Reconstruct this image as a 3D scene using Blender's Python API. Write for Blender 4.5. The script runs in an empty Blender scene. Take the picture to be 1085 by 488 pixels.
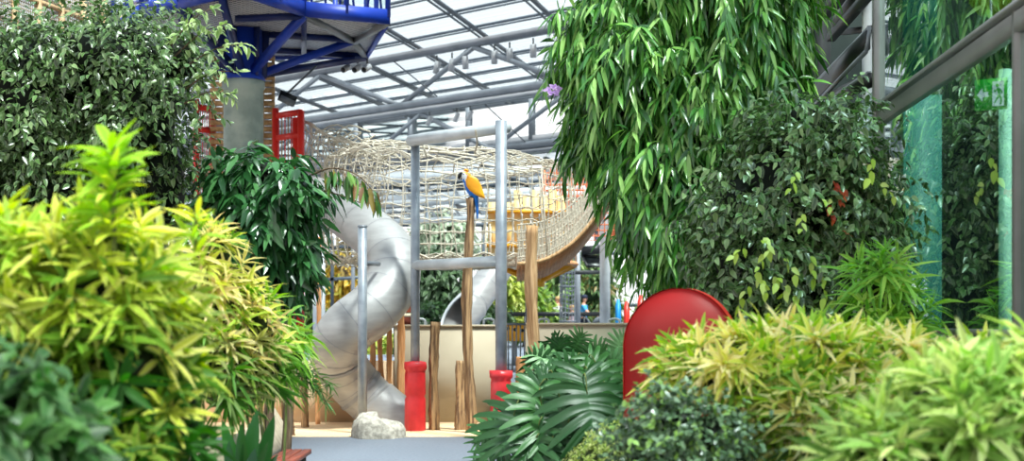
import bpy, math, random
import numpy as np
from mathutils import Vector, Matrix

random.seed(7)
rng = np.random.default_rng(7)
C = bpy.context.scene.collection
F, CX, HY, H = 1500.0, 542.5, 340.0, 1.6


def P(px, py, Y):
    """a point of the place from its bearing and its distance"""
    return np.array([(px - CX) / F * Y, Y, H + (HY - py) / F * Y])


def lin(h):
    h = h.lstrip('#')
    v = [int(h[i:i + 2], 16) / 255 for i in (0, 2, 4)]
    return tuple(c / 12.92 if c <= .04045 else ((c + .055) / 1.055) ** 2.4 for c in v)


# ------------------------------------------------------------------ materials
def base_mat(name):
    m = bpy.data.materials.new(name)
    m.use_nodes = True
    nt = m.node_tree
    return m, nt, nt.nodes['Principled BSDF']


def mat(name, c1, c2=None, scale=6.0, rough=.5, metal=0.0, stretch=(1, 1, 1), bump=0.0, detail=4, spec=None, contrast=(.35, .65)):
    m, nt, b = base_mat(name)
    b.inputs['Roughness'].default_value = rough
    b.inputs['Metallic'].default_value = metal
    if spec is not None:
        b.inputs['Specular IOR Level'].default_value = spec
    a = lin(c1)
    z = lin(c2) if c2 else tuple(x * .85 for x in a)
    tc = nt.nodes.new('ShaderNodeTexCoord')
    mp = nt.nodes.new('ShaderNodeMapping')
    mp.inputs['Scale'].default_value = stretch
    nz = nt.nodes.new('ShaderNodeTexNoise')
    nz.inputs['Scale'].default_value = scale
    nz.inputs['Detail'].default_value = detail
    rp = nt.nodes.new('ShaderNodeValToRGB')
    rp.color_ramp.elements[0].position = contrast[0]
    rp.color_ramp.elements[1].position = contrast[1]
    rp.color_ramp.elements[0].color = (*z, 1)
    rp.color_ramp.elements[1].color = (*a, 1)
    L = nt.links.new
    L(tc.outputs['Object'], mp.inputs['Vector'])
    L(mp.outputs['Vector'], nz.inputs['Vector'])
    L(nz.outputs['Fac'], rp.inputs['Fac'])
    L(rp.outputs['Color'], b.inputs['Base Color'])
    if bump:
        bp = nt.nodes.new('ShaderNodeBump')
        bp.inputs['Strength'].default_value = bump
        bp.inputs['Distance'].default_value = .02
        L(nz.outputs['Fac'], bp.inputs['Height'])
        L(bp.outputs['Normal'], b.inputs['Normal'])
    return m


def leaf_mat(name, rough=.42, trans=.35, spec=.45):
    m, nt, b = base_mat(name)
    at = nt.nodes.new('ShaderNodeAttribute')
    at.attribute_name = 'Col'
    b.inputs['Roughness'].default_value = rough
    b.inputs['Specular IOR Level'].default_value = spec
    tr = nt.nodes.new('ShaderNodeBsdfTranslucent')
    mx = nt.nodes.new('ShaderNodeMixShader')
    mx.inputs[0].default_value = trans
    hs = nt.nodes.new('ShaderNodeHueSaturation')
    hs.inputs['Saturation'].default_value = 1.15
    hs.inputs['Value'].default_value = 1.25
    L = nt.links.new
    L(at.outputs['Color'], b.inputs['Base Color'])
    L(at.outputs['Color'], hs.inputs['Color'])
    L(hs.outputs['Color'], tr.inputs['Color'])
    L(b.outputs[0], mx.inputs[1])
    L(tr.outputs[0], mx.inputs[2])
    L(mx.outputs[0], nt.nodes['Material Output'].inputs['Surface'])
    return m


def glass_mat(name, tint, refl_rough=.02, ior=1.5, haze=0.0, hazecol=(.8, .85, .9), boost=1.0):
    """a thin pane: clear tinted transmission plus a mirror reflection that grows at grazing angles"""
    m, nt, b = base_mat(name)
    nt.nodes.remove(b)
    tr = nt.nodes.new('ShaderNodeBsdfTransparent')
    tr.inputs['Color'].default_value = (*tint, 1)
    gl = nt.nodes.new('ShaderNodeBsdfGlossy')
    gl.inputs['Roughness'].default_value = refl_rough
    gl.inputs['Color'].default_value = (.9, .97, .94, 1)
    fr = nt.nodes.new('ShaderNodeFresnel')
    fr.inputs['IOR'].default_value = ior
    mu = nt.nodes.new('ShaderNodeMath')
    mu.operation = 'MULTIPLY'
    mu.use_clamp = True
    mu.inputs[1].default_value = boost
    mx = nt.nodes.new('ShaderNodeMixShader')
    L = nt.links.new
    L(fr.outputs[0], mu.inputs[0])
    L(mu.outputs[0], mx.inputs[0])
    L(tr.outputs[0], mx.inputs[1])
    L(gl.outputs[0], mx.inputs[2])
    out = mx
    if haze:
        df = nt.nodes.new('ShaderNodeBsdfTranslucent')
        df.inputs['Color'].default_value = (*hazecol, 1)
        m2 = nt.nodes.new('ShaderNodeMixShader')
        m2.inputs[0].default_value = haze
        L(mx.outputs[0], m2.inputs[1])
        L(df.outputs[0], m2.inputs[2])
        out = m2
    L(out.outputs[0], nt.nodes['Material Output'].inputs['Surface'])
    return m


M = {}
M['steel'] = mat('galvanised_steel', '#9ea5ad', '#828a93', 5, .38, .35, bump=.05)
M['slide'] = mat('brushed_steel', '#a8a7a6', '#9a9998', 3, .42, .22, (1, 1, 4))
M['seam'] = mat('seam_metal', '#929397', '#86878b', 8, .5, .2)
M['white_pipe'] = mat('pale_grey_paint', '#ced3d6', '#b9bfc3', 4, .4, .1)
M['roof_steel'] = mat('roof_grey_paint', '#6f747b', '#5d636a', 2, .45, .1)
M['roof_light'] = mat('roof_light_grey', '#858a91', '#73797f', 2, .45, .1)
M['bar_dark'] = mat('glazing_bar_dark', '#363f4a', '#29313a', 2, .5)
M['bar_mid'] = mat('glazing_bar_grey', '#56616c', '#46505a', 2, .5)
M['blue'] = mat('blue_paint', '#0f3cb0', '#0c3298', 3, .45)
M['blue_dark'] = mat('blue_paint_shaded', '#092368', '#071b54', 3, .4)  # darker copy of the blue, the underside's shade put into the colour
M['red'] = mat('red_paint', '#ec3a2e', '#de3026', 3, .38)
M['pad'] = mat('red_vinyl', '#dd3338', '#c6262b', 5, .4, bump=.35)
M['arch'] = mat('arch_red', '#aa1616', '#a01313', 2, .5)
M['arch_edge'] = mat('arch_edge_red', '#d92b20', '#cf241c', 2, .45)
M['column'] = mat('concrete_column', '#a3b1ab', '#82938f', 2.2, .75, detail=6, contrast=(.4, .6))
M['wood'] = mat('weathered_wood', '#b8946a', '#5f432b', 9, .8, 0, (3, 3, .22), .8, 6, contrast=(.38, .62))
M['wood_light'] = mat('pale_wood', '#d8b184', '#a67d51', 9, .8, 0, (3, 3, .25), .5, 6, contrast=(.35, .65))
M['wood_orange'] = mat('orange_wood', '#cf9a6a', '#a8713f', 9, .8, 0, (3, 3, .25), .5, 6)
M['bench'] = mat('bench_wood', '#a14c35', '#7d3726', 6, .5, 0, (6, .5, 6), .2)
M['bamboo'] = mat('bamboo_rolls', '#d8b684', '#ab8656', 10, .7)
M['tan_frame'] = mat('tan_frame', '#c7a67c', '#a98a63', 6, .7)
M['rope'] = mat('rope_fibre', '#d8d0c0', '#b8ae9a', 30, .9)
M['rope_dark'] = mat('rope_old', '#a6967a', '#82745c', 30, .9)
M['sand_wall'] = mat('beige_render', '#b5a892', '#ac9f88', 1.3, .85)
M['low_wall'] = mat('peach_render', '#ecd0b0', '#e2c39f', 1.3, .85)
M['sand'] = mat('sand_rubber', '#e6c7a0', '#d7b48a', 40, .9, bump=.1)
M['floor_blue'] = mat('blue_grey_rubber', '#838a96', '#787f8b', 25, .85, bump=.05)
M['soil'] = mat('bark_soil', '#4a3524', '#2a1d13', 14, .95, bump=.6)
M['stone'] = mat('granite', '#c3bcae', '#8f897e', 16, .85, bump=.6, detail=8)
M['curb'] = mat('sandstone_curb', '#b5a58e', '#978872', 8, .9, bump=.2)
M['yellow'] = mat('yellow_paint', '#f2ae22', '#e59c17', 4, .45)
M['yellow_pale'] = mat('yellow_board', '#f5d694', '#ecc478', 4, .55)
M['peach'] = mat('peach_board', '#dba171', '#c4875a', 7, .65)
M['orange'] = mat('orange_rope', '#ef8a5c', '#de7446', 9, .8)
M['parrot_y'] = mat('parrot_yellow', '#f5ac14', '#e8980c', 9, .4)
M['parrot_b'] = mat('parrot_blue', '#1f7fe0', '#1867c6', 9, .4)
M['parrot_w'] = mat('parrot_white', '#eceff2', '#d7dde2', 9, .5)
M['black'] = mat('black_paint', '#17191c', '#0f1113', 9, .45)
M['dark_steel'] = mat('dark_frame', '#3d4041', '#2d3031', 3, .5)
M['frame'] = mat('window_frame_grey', '#8a8988', '#7a7978', 2, .42, .15)
M['bark'] = mat('tree_bark', '#6d5a44', '#463727', 12, .9, 0, (3, 3, .5), .6)
M['stem'] = mat('green_stem', '#6f7c3a', '#4e5a28', 10, .7)
M['teal'] = mat('teal_panel', '#3f857c', '#3c8078', .8, .6)
M['pale_green'] = mat('pale_green_column', '#b4e2cd', '#aadac4', 1.0, .6)
M['room'] = mat('room_dark', '#37433f', '#2a3532', 1.2, .8)
M['exit_green'] = mat('exit_green', '#149a2c', '#128a27', 3, .4)
M['exit_white'] = mat('exit_white', '#e4e4f4', '#d8d8ec', 3, .4)
for k_ in ('exit_green', 'exit_white'):   # the sign is lit from inside
    b_ = M[k_].node_tree.nodes['Principled BSDF']
    b_.inputs['Emission Color'].default_value = (*lin('#149a2c' if k_ == 'exit_green' else '#e4e4f4'), 1)
    b_.inputs['Emission Strength'].default_value = .3
M['lime'] = mat('lime_pot', '#b3bb3a', '#98a02c', 5, .5)
M['can'] = mat('spot_can', '#b9babb', '#a3a4a6', 5, .45, .2)
M['skin'] = mat('skin', '#d9a183', '#cb9174', 9, .55)
M['shirt_blue'] = mat('blue_shirt', '#4aa8e0', '#3b98d2', 9, .8)
M['shirt_white'] = mat('white_shirt', '#ece6e2', '#dcd4cf', 9, .8)
M['shirt_pink'] = mat('pink_shirt', '#e5c3cd', '#d4aebb', 9, .8)
M['navy'] = mat('navy_cloth', '#27304a', '#1e2539', 9, .8)
M['hair'] = mat('blond_hair', '#c8a06a', '#a8824f', 20, .7)
M['hair_dark'] = mat('brown_hair', '#4b3525', '#38261a', 20, .7)
M['grey_fabric'] = mat('grey_fabric', '#70757c', '#5c6168', 9, .8)
M['terracotta'] = mat('terracotta', '#9a4a33', '#823b28', 9, .7)
M['cream'] = mat('cream_paint', '#ead9b8', '#dccaa6', 9, .7)
M['sign_blue'] = mat('sign_blue', '#1794dc', '#1282c8', 3, .5)
M['white_panel'] = mat('white_panel', '#eef1f3', '#e2e6e9', 2, .5)
M['cloud_glass'] = glass_mat('roof_glass', (.58, .68, .74), .05, 1.35, .05, (.9, .95, 1.0))
M['pane'] = glass_mat('green_tinted_pane', (.60, .84, .76), .015, 1.5, boost=.6)
M['pane_clear'] = glass_mat('clear_pane', (.9, .95, .97), .03, 1.4)
M['leaf'] = leaf_mat('leaf')
M['leaf_gloss'] = leaf_mat('leaf_glossy', .27, .22, .6)
M['leaf_matte'] = leaf_mat('leaf_matte', .4, .18, .4)
M['leaf_soft'] = leaf_mat('leaf_soft', .55, .42, .3)


def perforated():
    m, nt, b = base_mat('perforated_metal')
    tc = nt.nodes.new('ShaderNodeTexCoord')
    vo = nt.nodes.new('ShaderNodeTexVoronoi')
    vo.inputs['Scale'].default_value = 11
    vo.inputs['Randomness'].default_value = 0.0
    mp = nt.nodes.new('ShaderNodeMapping')
    mp.inputs['Rotation'].default_value = (0, 0, .6)
    mp.inputs['Scale'].default_value = (1, 1, 0)
    rp = nt.nodes.new('ShaderNodeValToRGB')
    rp.color_ramp.elements[0].position = .40
    rp.color_ramp.elements[1].position = .50
    rp.color_ramp.elements[0].color = (.5, .51, .56, 1)
    rp.color_ramp.elements[1].color = (.02, .025, .06, 1)
    L = nt.links.new
    L(tc.outputs['Object'], mp.inputs['Vector'])
    L(mp.outputs[0], vo.inputs['Vector'])
    L(vo.outputs['Distance'], rp.inputs['Fac'])
    L(rp.outputs['Color'], b.inputs['Base Color'])
    b.inputs['Roughness'].default_value = .5
    return m


M['perf'] = perforated()


# ------------------------------------------------------------------ mesh building
def mesh_np(name, verts, faces, mats, smooth=False, cols=None, midx=None):
    """verts (n,3); faces a list of index arrays (k, 3 or 4)"""
    me = bpy.data.meshes.new(name)
    verts = np.asarray(verts, dtype=np.float32)
    faces = [np.asarray(f, dtype=np.int32) for f in faces if len(f)]
    me.vertices.add(len(verts))
    me.vertices.foreach_set('co', verts.ravel())
    loops = np.concatenate([f.ravel() for f in faces])
    sizes = np.concatenate([np.full(len(f), f.shape[1], dtype=np.int32) for f in faces])
    starts = np.concatenate([[0], np.cumsum(sizes)[:-1]]).astype(np.int32)
    me.loops.add(len(loops))
    me.loops.foreach_set('vertex_index', loops)
    me.polygons.add(len(sizes))
    me.polygons.foreach_set('loop_start', starts)
    if midx is not None:
        me.polygons.foreach_set('material_index', np.asarray(midx, dtype=np.int32))
    me.update(calc_edges=True)
    me.validate()
    if smooth:
        me.polygons.foreach_set('use_smooth', np.ones(len(me.polygons), dtype=bool))
    if cols is not None:
        a = me.color_attributes.new('Col', 'FLOAT_COLOR', 'POINT')
        c = np.ones((len(verts), 4), dtype=np.float32)
        c[:, :3] = cols
        a.data.foreach_set('color', c.ravel())
    for m in (mats if isinstance(mats, (list, tuple)) else [mats]):
        me.materials.append(M[m] if isinstance(m, str) else m)
    return me


class MB:
    """collects shapes for ONE part"""

    def __init__(self):
        self.v, self.q, self.t, self.n = [], [], [], 0
        self.mq, self.mt, self.mi = [], [], 0

    def add(self, v, q=(), t=()):
        v = np.asarray(v, float).reshape(-1, 3)
        q = np.asarray(q, int).reshape(-1, 4)
        t = np.asarray(t, int).reshape(-1, 3)
        self.v.append(v)
        self.q.append(q + self.n)
        self.t.append(t + self.n)
        self.mq.append(np.full(len(q), self.mi))
        self.mt.append(np.full(len(t), self.mi))
        self.n += len(v)
        return self

    def hexa(self, c8):
        return self.add(c8, [(0, 3, 2, 1), (4, 5, 6, 7), (0, 1, 5, 4), (1, 2, 6, 5), (2, 3, 7, 6), (3, 0, 4, 7)])

    def box(self, lo, hi):
        x0, y0, z0 = lo
        x1, y1, z1 = hi
        return self.hexa([(x0, y0, z0), (x1, y0, z0), (x1, y1, z0), (x0, y1, z0), (x0, y0, z1), (x1, y0, z1), (x1, y1, z1), (x0, y1, z1)])

    def bar(self, a, b, w, h, up=(0, 0, 1)):
        a, b = np.asarray(a, float), np.asarray(b, float)
        d = (b - a) / np.linalg.norm(b - a)
        s = np.cross(d, up)
        if np.linalg.norm(s) < 1e-3:
            s = np.cross(d, (0, 1, 0))
        s /= np.linalg.norm(s)
        u = np.cross(s, d)
        s, u = s * w / 2, u * h / 2
        return self.hexa([a - s - u, a + s - u, b + s - u, b - s - u, a - s + u, a + s + u, b + s + u, b - s + u])

    def tube(self, pts, r, sides=8, cap=True):
        pts = np.asarray(pts, float)
        n = len(pts)
        r = np.broadcast_to(np.asarray(r, float), (n,)) if np.ndim(r) < 2 else np.asarray(r)
        tg = np.gradient(pts, axis=0)
        tg /= np.linalg.norm(tg, axis=1)[:, None] + 1e-12
        ref = np.array([0, 0, 1.0]) if abs(tg[0][2]) < .9 else np.array([0, 1.0, 0])
        s = np.cross(tg[0], ref)
        s /= np.linalg.norm(s)
        V = []
        ang = np.arange(sides) * 2 * math.pi / sides
        for i in range(n):
            s = s - tg[i] * np.dot(s, tg[i])
            s /= np.linalg.norm(s) + 1e-12
            u = np.cross(tg[i], s)
            rr = r[i] if np.ndim(r) == 2 else np.full(sides, r[i])
            V.append(pts[i] + (np.cos(ang) * rr)[:, None] * s + (np.sin(ang) * rr)[:, None] * u)
        V = np.concatenate(V)
        i0 = (np.arange(n - 1)[:, None] * sides + np.arange(sides)[None]).ravel()
        j0 = (np.arange(n - 1)[:, None] * sides + (np.arange(sides)[None] + 1) % sides).ravel()
        q = np.stack([i0, j0, j0 + sides, i0 + sides], 1)
        t = []
        if cap:
            V = np.concatenate([V, pts[:1], pts[-1:]])
            a, b = n * sides, n * sides + 1
            for k in range(sides):
                k2 = (k + 1) % sides
                t.append((a, k2, k))
                t.append((b, (n - 1) * sides + k, (n - 1) * sides + k2))
        return self.add(V, q, t)

    def lathe(self, prof, c=(0, 0, 0), sides=20):
        """prof: (radius, z) rows"""
        V, ang = [], np.arange(sides) * 2 * math.pi / sides
        for r, z in prof:
            V.append(np.stack([c[0] + r * np.cos(ang), c[1] + r * np.sin(ang), np.full(sides, c[2] + z)], 1))
        n = len(prof)
        i0 = (np.arange(n - 1)[:, None] * sides + np.arange(sides)[None]).ravel()
        j0 = (np.arange(n - 1)[:, None] * sides + (np.arange(sides)[None] + 1) % sides).ravel()
        return self.add(np.concatenate(V), np.stack([i0, j0, j0 + sides, i0 + sides], 1))

    def prism(self, poly, a, b):
        """polygon rows (3-D) from offset a to offset b"""
        poly = np.asarray(poly, float)
        n = len(poly)
        V = np.concatenate([poly + a, poly + b, [poly.mean(0) + a], [poly.mean(0) + b]])
        q = [(i, (i + 1) % n, n + (i + 1) % n, n + i) for i in range(n)]
        t = [(2 * n, (i + 1) % n, i) for i in range(n)] + [(2 * n + 1, n + i, n + (i + 1) % n) for i in range(n)]
        return self.add(V, q, t)

    def ball(self, c, r, seg=12, rings=8):
        r = np.broadcast_to(np.asarray(r, float), (3,))
        prof = [(math.sin(math.pi * i / rings), -math.cos(math.pi * i / rings)) for i in range(rings + 1)]
        prof[0], prof[-1] = (1e-4, -1), (1e-4, 1)
        k = len(self.v)
        self.lathe(prof, (0, 0, 0), seg)
        self.v[k] = self.v[k] * r + np.asarray(c)
        return self

    def build(self, name, m, parent=None, smooth=False, offset=None):
        v = np.concatenate(self.v)
        if parent is not None:
            v = v - np.array(parent.matrix_world.translation if False else parent['_o'])
        o = bpy.data.objects.new(name, mesh_np(name, v, [np.concatenate(self.q), np.concatenate(self.t)], m, smooth, None, np.concatenate(self.mq + self.mt)))
        C.objects.link(o)
        if parent is not None:
            o.parent = parent
            o['_o'] = list(parent['_o'])
        else:
            o['_o'] = [0, 0, 0]
        return o


def tag(o, label=None, cat=None, group=None, kind=None):
    for k, v in (('label', label), ('category', cat), ('group', group), ('kind', kind)):
        if v:
            o[k] = v
    return o


def empty(name, loc, label=None, cat=None, group=None, kind=None):
    o = bpy.data.objects.new(name, None)
    C.objects.link(o)
    o.location = [float(x) for x in loc]
    o['_o'] = [float(x) for x in loc]
    o.empty_display_size = .1
    return tag(o, label, cat, group, kind)


def copy_tree(o, parent=None):
    c = o.copy()
    C.objects.link(c)
    c.parent = parent
    for ch in list(o.children):
        copy_tree(ch, c)
    return c


def smooth_path(pts, n):
    """Catmull-Rom through the rows of pts"""
    p = np.asarray(pts, float)
    p = np.concatenate([[2 * p[0] - p[1]], p, [2 * p[-1] - p[-2]]])
    m = len(p) - 3
    out = []
    for t in np.linspace(0, m - 1e-6, n):
        i = int(t)
        f = t - i
        a, b, c, d = p[i], p[i + 1], p[i + 2], p[i + 3]
        out.append(.5 * (2 * b + (c - a) * f + (2 * a - 5 * b + 4 * c - d) * f * f + (3 * b - a - 3 * c + d) * f ** 3))
    return np.array(out)


# ------------------------------------------------------------------ foliage
def norm(a):
    return a / (np.linalg.norm(a, axis=-1, keepdims=True) + 1e-9)


def prof_lance(t):
    return np.sin(math.pi * np.clip(t, 0, 1) ** .8) ** .8


def prof_oval(t):
    return np.sin(math.pi * np.clip(t, 0, 1) ** .72) ** .75


class Leaves:
    def __init__(self):
        self.V, self.Cc, self.T, self.Q, self.n = [], [], [], [], 0

    def add(self, pos, axis, up, L, W, col, edge=None, prof=prof_lance, droop=.2, rows=4, fold=.25):
        pos, axis = np.asarray(pos, float), norm(np.asarray(axis, float))
        N = len(pos)
        L = np.broadcast_to(np.asarray(L, float), (N,))
        W = np.broadcast_to(np.asarray(W, float), (N,))
        droop = np.broadcast_to(np.asarray(droop, float), (N,))
        side = norm(np.cross(axis, up))
        nr = np.cross(side, axis)
        col = np.broadcast_to(np.asarray(col, float), (N, 3))
        edge = col if edge is None else np.broadcast_to(np.asarray(edge, float), (N, 3))
        v, c = [pos], [col * .85]
        down = np.array([0, 0, -1.0])
        for r in range(1, rows):
            t = r / rows
            cen = pos + axis * (L * t)[:, None] + down * (L * droop * t * t)[:, None]
            w = (W * float(prof(np.array(t))) / 2)[:, None]
            v += [cen + side * w + nr * w * fold, cen, cen - side * w + nr * w * fold]
            c += [edge, col, edge]
        v.append(pos + axis * L[:, None] + down * (L * droop)[:, None])
        c.append(edge)
        nv = len(v)
        V = np.stack(v, 1).reshape(-1, 3)
        K = np.stack(c, 1).reshape(-1, 3)
        tri = [(0, 2, 1), (0, 3, 2)]
        quad = []
        for r in range(rows - 2):
            b = 1 + 3 * r
            quad += [(b, b + 1, b + 4, b + 3), (b + 1, b + 2, b + 5, b + 4)]
        b = 1 + 3 * (rows - 2)
        tri += [(b, b + 1, nv - 1), (b + 1, b + 2, nv - 1)]
        off = (np.arange(N) * nv)[:, None, None] + self.n
        self.T.append((np.array(tri)[None] + off).reshape(-1, 3))
        if quad:
            self.Q.append((np.array(quad)[None] + off).reshape(-1, 4))
        self.V.append(V)
        self.Cc.append(K)
        self.n += N * nv

    def build(self, name, parent, m='leaf'):
        V = np.concatenate(self.V) - np.array(parent['_o'])
        me = mesh_np(name, V, ([np.concatenate(self.Q)] if self.Q else []) + [np.concatenate(self.T)], m, True, np.concatenate(self.Cc))
        o = bpy.data.objects.new(name, me)
        C.objects.link(o)
        o.parent = parent
        o['_o'] = list(parent['_o'])
        return o


def Bl(px, py, rx, ry, Y, dy=None):
    s = Y / F
    return (P(px, py, Y), np.array([rx * s, (dy if dy else (rx + ry) / 2 * s), ry * s]))


def shell(blobs, n, front=.72, inner=.78, outer=1.03, zmin=None, cull=.8):
    area = np.array([b[1][0] * b[1][2] for b in blobs])
    out_p, out_n = [], []
    have = 0
    while have < n:
        k = rng.choice(len(blobs), n, p=area / area.sum())
        d = norm(rng.normal(size=(n, 3)))
        flip = (rng.random(n) < front * 2 - 1) & (d[:, 1] > 0)
        d[flip, 1] *= -1
        c = np.array([b[0] for b in blobs])[k]
        r = np.array([b[1] for b in blobs])[k]
        p = c + d * r * rng.uniform(inner, outer, n)[:, None]
        ok = np.ones(n, bool)
        for j, b in enumerate(blobs):
            ins = (((p - b[0]) / b[1]) ** 2).sum(1) < cull ** 2
            ok &= ~(ins & (k != j))
        if zmin is not None:
            ok &= p[:, 2] > zmin
        out_p.append(p[ok])
        out_n.append(norm(d / r)[ok])
        have += ok.sum()
        if ok.sum() == 0:
            break
    return np.concatenate(out_p)[:n], np.concatenate(out_n)[:n]


def clump(p, nr, per=7, sig=.12):
    """gathers the points into clumps, leaving shaded gaps"""
    n = len(p)
    k = max(1, n // per)
    c = rng.integers(0, n, k)
    a = rng.integers(0, k, n)
    q = p[c][a] + rng.normal(size=(n, 3)) * sig
    return q, norm(nr[c][a] + rng.normal(size=(n, 3)) * .25)


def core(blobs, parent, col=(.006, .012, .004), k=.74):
    """dark blobs inside a plant, its deep shade put into their colour"""
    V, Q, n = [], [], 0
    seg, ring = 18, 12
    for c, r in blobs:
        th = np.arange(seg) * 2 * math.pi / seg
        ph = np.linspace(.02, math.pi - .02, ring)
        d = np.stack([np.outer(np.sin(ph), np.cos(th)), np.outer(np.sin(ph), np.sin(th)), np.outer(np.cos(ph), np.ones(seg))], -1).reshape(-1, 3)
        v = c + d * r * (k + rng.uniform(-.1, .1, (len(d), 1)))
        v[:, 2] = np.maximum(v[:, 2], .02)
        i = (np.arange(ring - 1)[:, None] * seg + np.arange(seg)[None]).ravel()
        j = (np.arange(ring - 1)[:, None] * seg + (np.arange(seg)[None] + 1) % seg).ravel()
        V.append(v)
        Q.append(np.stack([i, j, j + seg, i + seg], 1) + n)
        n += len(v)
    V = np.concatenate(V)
    me = mesh_np('shade_core', V - np.array(parent['_o']), [np.concatenate(Q)], 'leaf_soft', True, np.broadcast_to(np.array(col), V.shape))
    o = bpy.data.objects.new('shade_core', me)
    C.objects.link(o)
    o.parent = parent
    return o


def palette(n, cols, w=None):
    cols = np.array([lin(c) for c in cols])
    w = np.array(w if w else [1] * len(cols), float)
    k = rng.choice(len(cols), n, p=w / w.sum())
    return cols[k] * rng.uniform(.75, 1.25, (n, 1))


def trunks(parent, pts_list, r0, r1, name='trunk', m='bark'):
    for pts in pts_list:
        p = smooth_path(pts, 9)
        MB().tube(p, np.linspace(r0, r1, 9), 8).build(name, m, parent, True)


def sprays(lv, pos, nor, n_leaf, slen, L, W, cols, edge_mix=None, edge_col=None, down=.8, prof=prof_lance, rows=4, droop=.25, spread=.7, fold=.25, out=.7):
    """drooping shoots with alternate leaves"""
    N = len(pos)
    dz = np.array([0, 0, -1.0])
    sd = norm(nor * out + dz * down * rng.uniform(.4, 1.2, (N, 1)) + rng.normal(size=(N, 3)) * .45)
    for i in range(n_leaf):
        t = (i + .5) / n_leaf
        base = pos + sd * (slen * t) + dz * (slen * .35 * t * t)
        lat = norm(np.cross(sd, rng.normal(size=(N, 3)) * .4 + nor)) * (1 if i % 2 else -1)
        ax = norm(sd * .55 + lat * spread * rng.uniform(.5, 1.1, (N, 1)) + dz * down * rng.uniform(.5, 1.2, (N, 1)) + rng.normal(size=(N, 3)) * .18)
        up = norm(nor * .9 + np.array([0, 0, .8]) + rng.normal(size=(N, 3)) * .5)
        c = cols[rng.integers(0, len(cols), N)] * rng.uniform(.85, 1.15, (N, 1))
        e = None
        if edge_mix is not None:
            e = c * (1 - edge_mix) + edge_col * edge_mix
        s = rng.uniform(.7, 1.2, N)
        lv.add(base, ax, up, L * s, W * s, c, e, prof, droop, rows, fold)


def rosettes(lv, pos, nor, n_leaf, L, W, tone, droop=.35, rows=4, up_bias=.5, jitter=.25):
    """palmate heads of narrow leaves; tone: rows of three colours (base, mid, tip) per head"""
    N = len(pos)
    ax0 = norm(nor + np.array([0, 0, up_bias]) + rng.normal(size=(N, 3)) * jitter)
    a = norm(np.cross(ax0, rng.normal(size=(N, 3))))
    b = np.cross(ax0, a)
    for i in range(n_leaf):
        th = i * 2.399 + rng.uniform(-.3, .3, N)
        el = np.clip(rng.normal(.15 + .75 * (i / n_leaf), .2, N), -.5, 1.35)   # angle above the head's own plane
        ax = a * (np.cos(th) * np.cos(el))[:, None] + b * (np.sin(th) * np.cos(el))[:, None] + ax0 * np.sin(el)[:, None]
        s = rng.uniform(.65, 1.15, N)
        c = tone[:, 0] * rng.uniform(.8, 1.2, (N, 1))
        lv.add(pos + ax0 * (L * .25 * (i / n_leaf - .5)), ax, norm(ax0 + rng.normal(size=(N, 3)) * .2), L * s, W * rng.uniform(.8, 1.2, N), c, tone[:, 1], prof_lance, droop * rng.uniform(.3, 1.4, N), rows, .3)


# ================================================================== SETTING
def struct(name, mb, m, parent=None, smooth=False):
    o = mb.build(name, m, parent, smooth)
    if parent is None:
        o['kind'] = 'structure'
    return o


struct('floor', MB().box((-40, -6, -.3), (40, 95, -.02)), 'soil')
struct('floor_path', MB().prism([(-2.75, 2, 0), (.2, 2, 0), (.2, 12, 0), (.9, 19.62, 0), (-4.4, 19.62, 0), (-3.3, 18, 0), (-2.75, 15, 0)], (0, 0, -.02), (0, 0, 0)), 'floor_blue')
struct('floor_sand', MB().prism([(-7, 19.6, 0), (4, 19.6, 0), (4, 22.4, 0), (-7, 22.4, 0)], (0, 0, -.02), (0, 0, .012)), 'sand')
# retaining walls round the sunken play court and the upper terrace behind them
yw = 22.3
xl = (418 - CX) / F * yw
xr = (537 - CX) / F * yw
struct('wall_low', MB().box((-9, yw, 0), (xl, yw + .22, .975)), 'low_wall')
struct('wall_tall', MB().box((xl, yw - .03, 0), (xr, yw + .2, 1.51)).box((xl, yw - .05, 1.51), (xr, yw + .22, 1.545)), 'sand_wall')
struct('wall_side', MB().box((.2, 20.75, 0), (4.2, 20.95, 1.54)).box((.2, 20.73, 1.54), (4.2, 20.97, 1.575)), 'sand_wall')
struct('terrace_floor', MB().box((-30, 23.2, -.02), (30, 70, .75)), 'floor_blue')
struct('ramp_floor', MB().hexa([(-.25, 20.9, -.02), (.6, 20.9, -.02), (.6, 23.3, -.02), (-.25, 23.3, -.02), (-.25, 20.9, .1), (.6, 20.9, .1), (.6, 23.3, .755), (-.25, 23.3, .755)]), 'floor_blue')
# planting beds
struct('trim_1', MB().tube(smooth_path([(-2.75, 9, .2), (-2.75, 14, .2), (-2.85, 17, .2), (-3.4, 19.9, .2)], 20), [[.17, .28, .17, .28]] * 20, 4), 'curb')

# ------------------------------------------------------------------ the glass roof
U = np.array([-.738, .675, 0])
U /= np.linalg.norm(U)
Vd = np.array([.25, .968, 0])
ZR = 9.2
O0 = np.array([0.0, 36.55, ZR])


def R(u, v, z=ZR):
    p = O0 + U * u + Vd * v
    return np.array([p[0], p[1], z])


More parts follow.
